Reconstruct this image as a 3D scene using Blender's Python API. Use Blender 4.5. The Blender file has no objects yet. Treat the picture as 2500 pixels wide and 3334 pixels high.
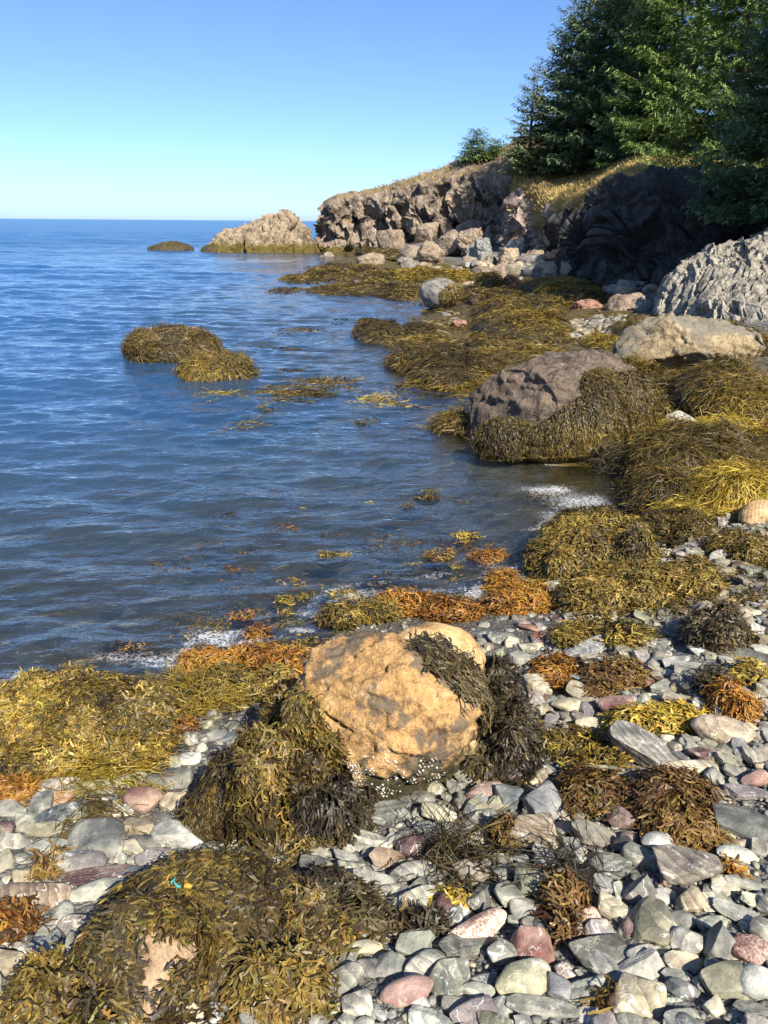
import bpy, bmesh, math, time
import numpy as np
from mathutils import Vector

T0 = time.time()
SC = bpy.context.scene
COL = SC.collection
RNG = np.random.default_rng(11)
D2R = math.pi / 180

# ------------------------------------------------------------------ camera and picture geometry
# Heights are metres above the sea. A place in the photograph (2500 x 3334 pixels) is turned into a
# point on the ground, or at a chosen distance, so that every thing gets its own real spot and size.
FPX, CU, CV = 2503.0, 1250.0, 1667.0
CAM = np.array([0.0, 0.0, 2.1])
PITCH, ROLL = 20.7 * D2R, 0.46 * D2R
FWD = np.array([0, math.cos(PITCH), -math.sin(PITCH)])
_r = np.array([1.0, 0, 0]); _u = np.array([0, math.sin(PITCH), math.cos(PITCH)])
RGT = _r * math.cos(ROLL) + _u * math.sin(ROLL)
UPV = -_r * math.sin(ROLL) + _u * math.cos(ROLL)

def ray(u, v):
    u = np.asarray(u, float)[..., None]; v = np.asarray(v, float)[..., None]
    return FWD + RGT * ((u - CU) / FPX) + UPV * ((CV - v) / FPX)

def at_z(u, v, z):
    d = ray(u, v)
    return CAM + d * ((np.asarray(z, float) - CAM[2]) / d[..., 2])[..., None]

def at_y(u, v, Y):
    d = ray(u, v)
    return CAM + d * (np.asarray(Y, float) / d[..., 1])[..., None]

def proj(P):
    q = np.asarray(P, float) - CAM
    dep = q @ FWD
    return CU + FPX * (q @ RGT) / dep, CV - FPX * (q @ UPV) / dep, dep

# ------------------------------------------------------------------ noise
def _hash(ix, iy, iz, seed):
    h = (ix.astype(np.int64) * 374761393 + iy.astype(np.int64) * 668265263 + iz.astype(np.int64) * 2147483647 + seed * 974711) & 0xFFFFFFFF
    h = ((h ^ (h >> 13)) * 1274126177) & 0xFFFFFFFF
    h = ((h ^ (h >> 16)) * 2246822519) & 0xFFFFFFFF
    h = h ^ (h >> 15)
    return (h & 0xFFFFFF) / float(0xFFFFFF)

def vnoise(P, seed=0):
    P = np.asarray(P, float)
    f = np.floor(P); t = P - f
    t = t * t * t * (t * (t * 6 - 15) + 10)
    i = f.astype(np.int64)
    x, y, z = i[..., 0], i[..., 1], i[..., 2]
    tx, ty, tz = t[..., 0], t[..., 1], t[..., 2]
    r = 0
    for a in (0, 1):
        for b in (0, 1):
            for c in (0, 1):
                w = (tx if a else 1 - tx) * (ty if b else 1 - ty) * (tz if c else 1 - tz)
                r = r + w * _hash(x + a, y + b, z + c, seed)
    return r * 2 - 1

def fbm(P, octv=4, seed=0, gain=.5, lac=2.03):
    P = np.asarray(P, float); r = 0; a = 1.0; s = 0
    for o in range(octv):
        r = r + a * vnoise(P * lac ** o + o * 17.3, seed + o); s += a; a *= gain
    return r / s

def ridged(P, octv=3, seed=0):
    P = np.asarray(P, float); r = 0; a = 1.0; s = 0
    for o in range(octv):
        r = r + a * (1 - np.abs(vnoise(P * 2.1 ** o + o * 9.1, seed + o)) * 2); s += a; a *= .5
    return r / s

def worley(P, seed=0):
    P = np.asarray(P, float); f = np.floor(P); i = f.astype(np.int64)
    F1 = np.full(P.shape[:-1], 9.0); F2 = F1.copy(); ID = np.zeros(P.shape[:-1])
    for a in (-1, 0, 1):
        for b in (-1, 0, 1):
            for c in (-1, 0, 1):
                x, y, z = i[..., 0] + a, i[..., 1] + b, i[..., 2] + c
                q = np.stack([x + _hash(x, y, z, seed), y + _hash(x, y, z, seed + 1), z + _hash(x, y, z, seed + 2)], -1)
                d = np.sqrt(((q - P) ** 2).sum(-1)); idv = _hash(x, y, z, seed + 3)
                nearer = d < F1
                F2 = np.where(nearer, F1, np.minimum(F2, d))
                ID = np.where(nearer, idv, ID); F1 = np.where(nearer, d, F1)
    return F1, F2, ID

def facets(P, seed=0):
    """broken rock: every cell is a plane of its own height and tilt; second value is the distance to the crack between cells"""
    P = np.asarray(P, float); i = np.floor(P).astype(np.int64)
    F1 = np.full(P.shape[:-1], 9.0); F2 = F1.copy(); T = np.zeros(P.shape[:-1])
    for a in (-1, 0, 1):
        for b in (-1, 0, 1):
            for c in (-1, 0, 1):
                x, y, z = i[..., 0] + a, i[..., 1] + b, i[..., 2] + c
                h = [_hash(x, y, z, seed + k) for k in range(7)]
                vx, vy, vz = P[..., 0] - x - h[0], P[..., 1] - y - h[1], P[..., 2] - z - h[2]
                d = np.sqrt(vx * vx + vy * vy + vz * vz)
                t = (h[3] - .5) + 1.1 * ((h[4] - .5) * vx + (h[5] - .5) * vy + (h[6] - .5) * vz)
                nearer = d < F1
                F2 = np.where(nearer, F1, np.minimum(F2, d)); T = np.where(nearer, t, T); F1 = np.where(nearer, d, F1)
    return T, F2 - F1

def P3(x, y, z=0.0):
    x = np.asarray(x, float); y = np.asarray(y, float)
    return np.stack([x, y, np.zeros_like(x) + z], -1)

def terrace(t, lo=.3, hi=.7):
    f = np.floor(t); return f + sstep(lo, hi, t - f)

def bedding(x, seed):
    """saw-tooth profile of tilted beds: each bed steps out by its own amount"""
    i = np.floor(x); f = x - i; z_ = np.zeros_like(i).astype(np.int64)
    a = .3 + .7 * _hash(i.astype(np.int64), z_, z_, seed)
    return a * (f ** 1.3) * sstep(1.0, .86, f) * 1.2 + .25 * (_hash(i.astype(np.int64), z_ + 1, z_, seed) - .5)

def sstep(a, b, x):
    t = np.clip((x - a) / (b - a), 0, 1)
    return t * t * (3 - 2 * t)

# ------------------------------------------------------------------ the beach as one height field
# control points: place in the photograph and height above the sea there
_cz = [(u, v, 0.0) for u, v in [
    (0,2200),(300,2195),(480,2225),(600,2190),(720,2125),(900,2100),(1120,2050),(1190,1990),(1400,1965),(1560,1950),
    (1660,1880),(1750,1800),(1850,1730),(1960,1690),(2070,1660),(2060,1600),(1990,1535),(1800,1515),(1560,1470),(1490,1420),
    (1450,1395),(1490,1345),(1540,1300),(1480,1265),(1380,1235),(1290,1195),(1320,1150),(1480,1125),(1340,1095),(1250,1085),
    (1330,1040),(1400,1000),(1330,972),(1200,958),(1020,965),(900,948),(930,890),(1000,868),(1060,850),(1150,838)]]
_cz += [(0,3334,.40),(600,3334,.42),(1250,3334,.45),(2500,3334,.52),(0,2800,.27),(600,2800,.26),(1250,2800,.30),(2500,2800,.42),
    (0,2500,.12),(600,2450,.08),(1250,2480,.16),(1700,2400,.22),(2500,2400,.37),(700,2320,.05),(1300,2150,.06),(1800,2100,.14),
    (2500,2050,.32),(2000,1900,.14),(1800,1900,.05),(2500,1700,.22),(2250,1700,.09),(2500,1400,.30),(2250,1420,.14),(1950,1400,.06),
    (1900,1250,.10),(2500,1150,.52),(2100,1010,.34),(1900,1100,.2),(1700,1020,.12),(1650,1180,.05),(1700,920,.22),(1950,900,.5),(2150,930,.55),
    (1500,900,.15),(1300,880,.1),(1500,840,.4),(1750,850,.7),(1300,790,.5)]
_cz += [(300,1900,-.40),(900,1900,-.25),(1250,1850,-.2),(600,1650,-.9),(1200,1600,-.45),(1500,1750,-.13),(1500,1620,-.25),(0,1500,-1.6),(1000,1350,-.6),
    (300,1150,-1.8),(700,1050,-1.8),(1150,1080,-.45),(1100,1010,-.5),(0,900,-3.5),(600,850,-3),(850,900,-1.0),(0,2080,-.15),(700,2020,-.15),(1000,1800,-.32),(1330,1420,-.3)]
_c = np.array(_cz, float)
_w = at_z(_c[:, 0], _c[:, 1], _c[:, 2])
_extra = np.array([(4,0,.85),(3,-2,.9),(0,-2,.8),(-3,-1,.55),(-4,1,.3),(-5,3,-.1),(8,5,1.0),(11,9,1.6),(16,12,2.4),(16,18,3),(14,24,3),(30,40,4),(10,60,2),(40,90,6),
                   (-60,80,-9),(0,140,-9),(-20,20,-4),(-40,5,-6),(-15,8,-2.6),(-90,60,-12),(0,90,-6),(20,75,-1),(-9,4,-1.2)], float)
_w = np.vstack([_w, _extra])
def _warp(x, y):
    w = np.maximum(np.asarray(y, float) + 3.4, .4)
    return np.stack([np.asarray(x, float) / w * 2.2, 1.6 * np.log(w)], -1)
_q = _warp(_w[:, 0], _w[:, 1])
_K = np.sqrt(((_q[:, None] - _q[None]) ** 2).sum(-1) + 1e-4)
_n = len(_q)
_A = np.zeros((_n + 3, _n + 3)); _A[:_n, :_n] = _K + np.eye(_n) * -.01
_A[:_n, _n] = 1; _A[:_n, _n + 1:] = _q; _A[_n, :_n] = 1; _A[_n + 1:, :_n] = _q.T
_sol = np.linalg.solve(_A, np.concatenate([_w[:, 2], np.zeros(3)]))
_ga, _gb = np.linspace(-5.5, 5.5, 560), np.linspace(1.6 * math.log(.4), 1.6 * math.log(230), 620)
_GA, _GB = np.meshgrid(_ga, _gb, indexing='ij')
_GZ = np.zeros_like(_GA)
for _i in range(len(_ga)):
    g = np.stack([_GA[_i], _GB[_i]], -1)
    k = np.sqrt(((g[:, None] - _q[None]) ** 2).sum(-1) + 1e-4)
    _GZ[_i] = k @ _sol[:_n] + _sol[_n] + g @ _sol[_n + 1:]

def zg(x, y):
    q = _warp(x, y)
    a = np.clip((q[..., 0] - _ga[0]) / (_ga[1] - _ga[0]), 0, len(_ga) - 1.001)
    b = np.clip((q[..., 1] - _gb[0]) / (_gb[1] - _gb[0]), 0, len(_gb) - 1.001)
    i, j = a.astype(int), b.astype(int); s, t = a - i, b - j
    z = _GZ[i, j] * (1 - s) * (1 - t) + _GZ[i + 1, j] * s * (1 - t) + _GZ[i, j + 1] * (1 - s) * t + _GZ[i + 1, j + 1] * s * t
    return np.clip(z, -14, 7)

def at_g(u, v):
    """the point of the beach seen at a place in the photograph"""
    u = np.asarray(u, float); v = np.asarray(v, float); d = ray(u, v)
    lo = np.full(u.shape, .5); hi = np.full(u.shape, 150.0)
    ts = np.geomspace(.7, 140, 260)
    hit = np.zeros(u.shape, bool)
    prev = np.full(u.shape, .5)
    for t in ts:
        p = CAM + d * t
        under = (p[..., 2] < zg(p[..., 0], p[..., 1])) & ~hit
        lo = np.where(under, prev, lo); hi = np.where(under, t, hi); hit |= under
        prev = np.where(hit, prev, t)
    for _ in range(18):
        m = (lo + hi) / 2; p = CAM + d * m[..., None]
        b = p[..., 2] < zg(p[..., 0], p[..., 1])
        hi = np.where(b, m, hi); lo = np.where(b, lo, m)
    return CAM + d * hi[..., None]

# ------------------------------------------------------------------ mesh and object helpers
def build(name, V, F, mat=None, parent=None, col=None, smooth=True, sharp=None, attrs=None, link=True):
    V = np.ascontiguousarray(V, np.float32); me = bpy.data.meshes.new(name)
    if isinstance(F, (list, tuple)) and len(F) and isinstance(F[0], np.ndarray) and F[0].ndim == 2:
        Fs = [np.ascontiguousarray(f, np.int32) for f in F if len(f)]
    else:
        Fs = [np.ascontiguousarray(F, np.int32)]
    loops = np.concatenate([f.ravel() for f in Fs])
    tot = np.concatenate([np.full(len(f), f.shape[1], np.int32) for f in Fs])
    st = np.concatenate([[0], np.cumsum(tot)[:-1]]).astype(np.int32)
    me.vertices.add(len(V)); me.vertices.foreach_set('co', V.ravel())
    me.loops.add(len(loops)); me.loops.foreach_set('vertex_index', loops)
    me.polygons.add(len(tot)); me.polygons.foreach_set('loop_start', st); me.polygons.foreach_set('loop_total', tot)
    me.polygons.foreach_set('use_smooth', np.full(len(tot), bool(smooth)))
    if col is not None:
        a = me.color_attributes.new('tint', 'FLOAT_COLOR', 'POINT')
        c = np.ones((len(V), 4), np.float32); c[:, :np.shape(col)[1]] = col
        a.data.foreach_set('color', c.ravel())
    for k, x in (attrs or {}).items():
        a = me.attributes.new(k, 'FLOAT', 'POINT'); a.data.foreach_set('value', np.ascontiguousarray(x, np.float32))
    me.update(calc_edges=True)
    if sharp is not None:
        me.set_sharp_from_angle(angle=sharp * D2R)
    if mat is not None:
        me.materials.append(mat)
    if not link:
        return me
    o = bpy.data.objects.new(name, me); COL.objects.link(o)
    if parent is not None:
        o.parent = parent
    return o

def tag(o, label=None, cat=None, group=None, kind=None):
    if label: o['label'] = label
    if cat: o['category'] = cat
    if group: o['group'] = group
    if kind: o['kind'] = kind
    return o

def empty(name, loc=(0, 0, 0), rz=0.0):
    o = bpy.data.objects.new(name, None); COL.objects.link(o)
    o.location = loc; o.rotation_euler = (0, 0, rz); o.empty_display_size = .1
    return o

_ico = {}
def ico(sub):
    if sub not in _ico:
        bm = bmesh.new(); bmesh.ops.create_icosphere(bm, subdivisions=sub, radius=1)
        V = np.array([v.co[:] for v in bm.verts]); F = np.array([[v.index for v in f.verts] for f in bm.faces])
        V /= np.linalg.norm(V, axis=1)[:, None]
        bm.free(); _ico[sub] = (V, F)
    return _ico[sub]

def grid_faces(n, m):
    i = np.arange(n - 1)[:, None] * m + np.arange(m - 1)[None]
    i = i.ravel()
    return np.stack([i, i + m, i + m + 1, i + 1], -1)

def normals_of(V, F):
    if F.shape[1] == 4:
        F = np.vstack([F[:, :3], F[:, [0, 2, 3]]])
    fn = np.cross(V[F[:, 1]] - V[F[:, 0]], V[F[:, 2]] - V[F[:, 0]])
    N = np.zeros_like(V)
    for k in range(3):
        np.add.at(N, F[:, k], fn)
    return N / (np.linalg.norm(N, axis=1)[:, None] + 1e-12)

def rotz(a):
    c, s = math.cos(a), math.sin(a)
    return np.array([[c, -s, 0], [s, c, 0], [0, 0, 1.0]])

def log(*a):
    print('[%.1fs]' % (time.time() - T0), *a, flush=True)
SKY_STRENGTH, SUN_STRENGTH, EXPOSURE, WAVE = .108, 4.8, 1.0, 1.0
# ------------------------------------------------------------------ materials
class Nodes:
    def __init__(self, name):
        self.m = bpy.data.materials.new(name); self.m.use_nodes = True
        self.t = self.m.node_tree; self.t.nodes.clear()
        self.out = self.t.nodes.new('ShaderNodeOutputMaterial')
    def put(self, sock, x):
        if hasattr(x, 'is_output') or isinstance(x, bpy.types.NodeSocket):
            self.t.links.new(x, sock)
        elif x is not None:
            if isinstance(x, (tuple, list)) and len(x) == 3 and sock.type == 'RGBA':
                x = (*x, 1)
            sock.default_value = x
    def n(self, kind, props=None, **ins):
        nd = self.t.nodes.new('ShaderNode' + kind)
        for k, x in (props or {}).items():
            setattr(nd, k, x)
        for k, x in ins.items():
            self.put(nd.inputs[k.replace('_', ' ')], x)
        return nd
    def math(self, op, a, b=None, c=None, clamp=False):
        nd = self.t.nodes.new('ShaderNodeMath'); nd.operation = op; nd.use_clamp = clamp
        for i, x in enumerate((a, b, c)):
            if x is not None: self.put(nd.inputs[i], x)
        return nd.outputs[0]
    def vmath(self, op, a, b=None):
        nd = self.t.nodes.new('ShaderNodeVectorMath'); nd.operation = op
        for i, x in enumerate((a, b)):
            if x is not None: self.put(nd.inputs[i], x)
        return nd.outputs[0]
    def mix(self, f, a, b, blend='MIX'):
        nd = self.t.nodes.new('ShaderNodeMix'); nd.data_type = 'RGBA'; nd.blend_type = blend
        self.put(nd.inputs[0], f); self.put(nd.inputs[6], a); self.put(nd.inputs[7], b)
        return nd.outputs[2]
    def ramp(self, f, lo, hi, a=0.0, b=1.0):
        nd = self.t.nodes.new('ShaderNodeMapRange'); nd.interpolation_type = 'SMOOTHSTEP'
        for i, x in enumerate((f, lo, hi, a, b)): self.put(nd.inputs[i], x)
        return nd.outputs[0]
    def noise(self, vec, scale, detail=3, rough=.55, dist=0.0, out='Fac'):
        nd = self.n('TexNoise', Vector=vec, Scale=scale, Detail=detail, Roughness=rough, Distortion=dist)
        return nd.outputs[0] if out == 'Fac' else nd.outputs[1]
    def vor(self, vec, scale, feature='F1', out='Distance', rnd=1.0):
        nd = self.n('TexVoronoi', {'feature': feature}, Vector=vec, Scale=scale, Randomness=rnd)
        return nd.outputs[out]
    def pos(self):
        return self.n('NewGeometry').outputs['Position']
    def nz(self):
        return self.n('SeparateXYZ', Vector=self.n('NewGeometry').outputs['Normal']).outputs[2]
    def z(self):
        return self.n('SeparateXYZ', Vector=self.pos()).outputs[2]
    def attr(self, name, out='Color'):
        return self.n('Attribute', {'attribute_name': name}).outputs[out]
    def scale(self, vec, s):
        return self.vmath('MULTIPLY', vec, s)
    def rot(self, vec, e, s=(1, 1, 1)):
        nd = self.n('Mapping', {'vector_type': 'POINT'}, Vector=vec)
        nd.inputs['Rotation'].default_value = e; nd.inputs['Scale'].default_value = s
        return nd.outputs[0]
    def bump(self, h, strength=.5, dist=.01, normal=None):
        nd = self.n('Bump', Height=h, Strength=strength, Distance=dist)
        if normal is not None: self.put(nd.inputs['Normal'], normal)
        return nd.outputs[0]
    def bsdf(self, color, rough=.7, normal=None, spec=.4, **kw):
        nd = self.n('BsdfPrincipled', Roughness=rough)
        self.put(nd.inputs['Base Color'], color); self.put(nd.inputs['Specular IOR Level'], spec)
        if normal is not None: self.put(nd.inputs['Normal'], normal)
        for k, x in kw.items(): self.put(nd.inputs[k.replace('_', ' ')], x)
        return nd.outputs[0]
    def done(self, surf):
        self.t.links.new(surf, self.out.inputs['Surface']); return self.m

def stone_material(name, by_object):
    """beach stone: colour of the single stone, slate bedding lines, white veins, granite speckle, damp film near the tide line"""
    N = Nodes(name); p = N.pos()
    if by_object:
        oi = N.n('ObjectInfo'); base = oi.outputs['Color']; rnd = oi.outputs['Random']; alpha = oi.outputs['Alpha']
    else:
        a = N.n('Attribute', {'attribute_name': 'tint'}); base = a.outputs['Color']
        rnd = N.attr('rnd', 'Fac'); alpha = a.outputs['Alpha']
    off = N.n('CombineXYZ', X=N.math('MULTIPLY', rnd, 31.0), Y=N.math('MULTIPLY', rnd, 57.0), Z=N.math('MULTIPLY', rnd, 13.0)).outputs[0]
    ang = N.n('CombineXYZ', X=N.math('MULTIPLY', rnd, 40.0), Y=N.math('MULTIPLY', rnd, 23.0), Z=N.math('MULTIPLY', rnd, 71.0)).outputs[0]
    vr = N.n('VectorRotate', {'rotation_type': 'EULER_XYZ'}, Vector=p, Rotation=ang).outputs[0]
    q = N.vmath('ADD', vr, off)
    big = N.noise(q, 9, 5, .6); mid = N.noise(q, 34, 4, .65); fine = N.noise(q, 190, 3, .7)
    c = N.mix(N.ramp(big, .36, .64), N.mix(1.0, base, (.66, .67, .67), 'MULTIPLY'), N.mix(.22, base, (.62, .58, .46)))
    c = N.mix(.55, c, N.mix(1.0, c, N.mix(N.ramp(mid, .3, .7), (.55, .55, .56), (1.4, 1.38, 1.3)), 'MULTIPLY'))
    # bedding
    lines = N.n('TexWave', {'wave_type': 'BANDS', 'bands_direction': 'Z', 'wave_profile': 'SAW'}, Vector=q, Scale=13.0, Distortion=5.5, Detail=4.0).outputs['Fac']
    slatey = N.math('MULTIPLY', N.ramp(alpha, .66, .5), N.ramp(rnd, .25, .6, .25, 1.0))
    c = N.mix(N.math('MULTIPLY', slatey, .8), c, N.mix(1.0, c, N.mix(lines, (.5, .5, .53), (1.32, 1.28, 1.16)), 'MULTIPLY'))
    # quartz veins
    vn = N.math('ABSOLUTE', N.math('SUBTRACT', N.noise(N.scale(q, (1, 1, 2.2)), 8.5, 3, .5, .6), .5))
    vein = N.math('MULTIPLY', N.ramp(vn, .016, .004), N.math('MULTIPLY', N.ramp(rnd, .3, .5), N.ramp(mid, .4, .6)))
    c = N.mix(N.math('MULTIPLY', vein, .75), c, (.62, .61, .56))
    # pale crust
    crust = N.math('MULTIPLY', N.ramp(N.noise(q, 16, 6, .75), .55, .66), N.ramp(N.math('FRACT', N.math('MULTIPLY', rnd, 7.3)), .45, .8))
    c = N.mix(N.math('MULTIPLY', crust, .6), c, (.55, .51, .38))
    # speckle
    sp = N.vor(q, 240, 'F1', 'Color')
    spv = N.n('SeparateColor', Color=sp).outputs[0]
    c = N.mix(N.math('MULTIPLY', N.ramp(alpha, .6, .9), .75), c, N.mix(1.0, c, N.mix(N.ramp(spv, .2, .75), (.42, .36, .36), (1.5, 1.5, 1.42)), 'MULTIPLY'))
    c = N.mix(.6, c, N.mix(1.0, c, N.mix(fine, (.55, .55, .55), (1.45, 1.45, 1.45)), 'MULTIPLY'))
    wet = N.ramp(N.math('ADD', N.z(), N.math('MULTIPLY', big, .12)), .2, .1)
    c = N.mix(N.math('MULTIPLY', wet, .6), c, N.mix(1.0, c, (.45, .44, .43), 'MULTIPLY'))
    h = N.math('ADD', N.math('MULTIPLY', mid, .7), N.math('ADD', N.math('MULTIPLY', N.math('MULTIPLY', lines, slatey), .35), N.math('MULTIPLY', fine, .25)))
    nb = N.bump(h, .75, .009)
    return N.done(N.bsdf(c, N.math('SUBTRACT', .66, N.math('MULTIPLY', wet, .4)), nb, .45))

def rock_material(name, cols, scale=1.0, strike=(0, 0, 0), lines=.5, top=None, weed_z=None, bump=.03, crack=1.0, spots=None, weed_col=((.03, .025, .008), (.17, .125, .022))):
    """bedrock and boulders; cols = dark, middle, light; top = colour of turf or lichen on level ground; weed_z = rockweed film up to that height"""
    N = Nodes(name); p = N.pos(); q = N.rot(p, strike)
    big = N.noise(p, .55 * scale, 5, .62); mid = N.noise(p, 2.6 * scale, 6, .68); fine = N.noise(p, 17 * scale, 5, .7)
    bed = N.noise(N.scale(q, (7 * scale, .8 * scale, .8 * scale)), 1.0, 5, .6, .6)
    f = N.math('ADD', N.math('MULTIPLY', big, .45), N.math('MULTIPLY', mid, .55))
    c = N.mix(N.ramp(f, .36, .52), cols[0], cols[1])
    c = N.mix(N.ramp(f, .52, .68), c, cols[2])
    c = N.mix(lines, c, N.mix(1.0, c, N.mix(N.ramp(bed, .3, .7), (.5, .5, .5), (1.42, 1.4, 1.36)), 'MULTIPLY'))
    c = N.mix(.65, c, N.mix(1.0, c, N.mix(N.ramp(fine, .25, .75), (.55, .55, .55), (1.45, 1.45, 1.45)), 'MULTIPLY'))
    if crack:
        cr = N.vor(N.vmath('ADD', q, N.scale(N.noise(p, 3 * scale, 4, .6, 0, 'Color'), (.35 / scale,) * 3)), 2.2 * scale, 'DISTANCE_TO_EDGE')
        c = N.mix(N.math('MULTIPLY', N.ramp(cr, .045, .0), .7 * crack), c, (.025, .021, .018))
    if spots is not None:
        sn = N.math('MULTIPLY', N.ramp(N.noise(p, spots[1], 5, .65), spots[2], spots[2] + .07), spots[3])
        c = N.mix(sn, c, spots[0])
    if top is not None:
        tn = N.math('ADD', N.nz(), N.math('MULTIPLY', N.math('SUBTRACT', mid, .5), .9))
        tf = N.ramp(tn, top[1], top[2])
        if len(top) > 3:
            tf = N.math('MULTIPLY', tf, N.ramp(N.math('ADD', N.z(), N.math('MULTIPLY', big, 1.2)), top[3], top[3] + .8))
        c = N.mix(tf, c, N.mix(N.noise(p, 5 * scale, 4, .7), N.mix(1.0, top[0], (.5, .5, .45), 'MULTIPLY'), top[0]))
    if weed_z is not None:
        wf = N.ramp(N.math('ADD', N.z(), N.math('MULTIPLY', N.math('SUBTRACT', mid, .5), weed_z * 1.4)), weed_z, weed_z * .55)
        wc = N.mix(N.noise(p, 9 * scale, 4, .7), *weed_col)
        c = N.mix(wf, c, wc)
    h = N.math('ADD', N.math('MULTIPLY', mid, .8), N.math('ADD', N.math('MULTIPLY', fine, .35), N.math('MULTIPLY', bed, .6 * lines)))
    nb = N.bump(h, .9, bump)
    return N.done(N.bsdf(c, .78, nb, .3))

def weed_material():
    N = Nodes('seaweed'); c = N.attr('tint'); p = N.pos()
    c = N.mix(.5, c, N.mix(1.0, c, N.mix(N.noise(p, 60, 3, .6), (.5, .5, .5), (1.5, 1.5, 1.5)), 'MULTIPLY'))
    nb = N.bump(N.noise(p, 150, 2, .6), .4, .003)
    a = N.bsdf(c, .46, nb, .4)
    tr = N.n('BsdfTranslucent', Color=N.mix(1.0, c, (1.5, 1.25, .6), 'MULTIPLY')).outputs[0]
    return N.done(_mixsh(N, .16, a, tr))

def _mixsh(N, f, a, b):
    nd = N.t.nodes.new('ShaderNodeMixShader'); N.put(nd.inputs[0], f); N.put(nd.inputs[1], a); N.put(nd.inputs[2], b)
    return nd.outputs[0]

def foliage_material(name):
    N = Nodes(name); c = N.attr('tint'); rnd = N.n('ObjectInfo').outputs['Random']
    c = N.mix(1.0, c, N.mix(rnd, (.88, .92, .9), (1.12, 1.1, 1.0)), 'MULTIPLY')
    a = N.bsdf(c, .55, None, .3)
    tr = N.n('BsdfTranslucent', Color=N.mix(1.0, c, (1.2, 1.3, .6), 'MULTIPLY')).outputs[0]
    return N.done(_mixsh(N, .18, a, tr))

def plain(name, col, rough=.7, bump=None):
    N = Nodes(name); p = N.pos(); n = N.noise(p, 30 if bump is None else bump[0], 5, .65)
    c = N.mix(1.0, col, N.mix(n, (.6, .6, .6), (1.35, 1.35, 1.35)), 'MULTIPLY')
    return N.done(N.bsdf(c, rough, N.bump(n, .6, .01 if bump is None else bump[1])))

def ground_material():
    """shingle grit above the tide, stony and weedy bottom below it"""
    N = Nodes('shingle_ground'); p = N.pos(); z = N.z()
    v1 = N.vor(p, 55, 'F1', 'Color'); d1 = N.vor(p, 55); g1 = N.n('SeparateColor', Color=v1).outputs[0]
    v2 = N.vor(p, 130, 'F1', 'Color'); g2 = N.n('SeparateColor', Color=v2).outputs[1]; d2 = N.vor(p, 130)
    big = N.noise(p, 2.2, 5, .6)
    peb = N.mix(g1, (.05, .048, .043), (.27, .265, .24)); peb = N.mix(.45, peb, N.mix(g2, (.04, .038, .034), (.33, .31, .27)))
    peb = N.mix(N.math('MULTIPLY', N.ramp(d1, .4, .7), .5), peb, (.05, .046, .04))
    damp = N.ramp(N.math('ADD', z, N.math('MULTIPLY', big, .25)), .42, .2)
    peb = N.mix(N.math('MULTIPLY', damp, .6), peb, N.mix(1.0, peb, (.42, .40, .38), 'MULTIPLY'))
    # the bottom under water
    s = N.vor(p, 7, 'F1', 'Color'); sg = N.n('SeparateColor', Color=s).outputs[0]
    wm = N.noise(N.scale(p, (1, .7, 1)), 1.6, 6, .7)
    bot = N.mix(sg, (.13, .12, .10), (.42, .38, .31))
    bot = N.mix(N.ramp(wm, .44, .58), bot, N.mix(N.noise(p, 8, 4, .7), (.09, .06, .02), (.46, .27, .05)))
    c = N.mix(N.ramp(z, .03, -.02), peb, bot)
    # far up the cove: weed-grown flats
    y = N.n('SeparateXYZ', Vector=p).outputs[1]
    far = N.math('MULTIPLY', N.ramp(y, 3.4, 5.0), N.math('MULTIPLY', N.ramp(z, .42, .3), N.ramp(z, -.06, .0)))
    c = N.mix(N.math('MULTIPLY', far, N.ramp(N.noise(p, 1.1, 4, .6), .3, .42)), c, N.mix(N.noise(p, 6, 4, .7), (.03, .024, .008), (.14, .10, .02)))
    h = N.math('ADD', N.math('MULTIPLY', d1, -.6), N.math('MULTIPLY', d2, -.3))
    return N.done(N.bsdf(c, N.math('SUBTRACT', .75, N.math('MULTIPLY', damp, .3)), N.bump(h, .9, .015), .4))

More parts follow.
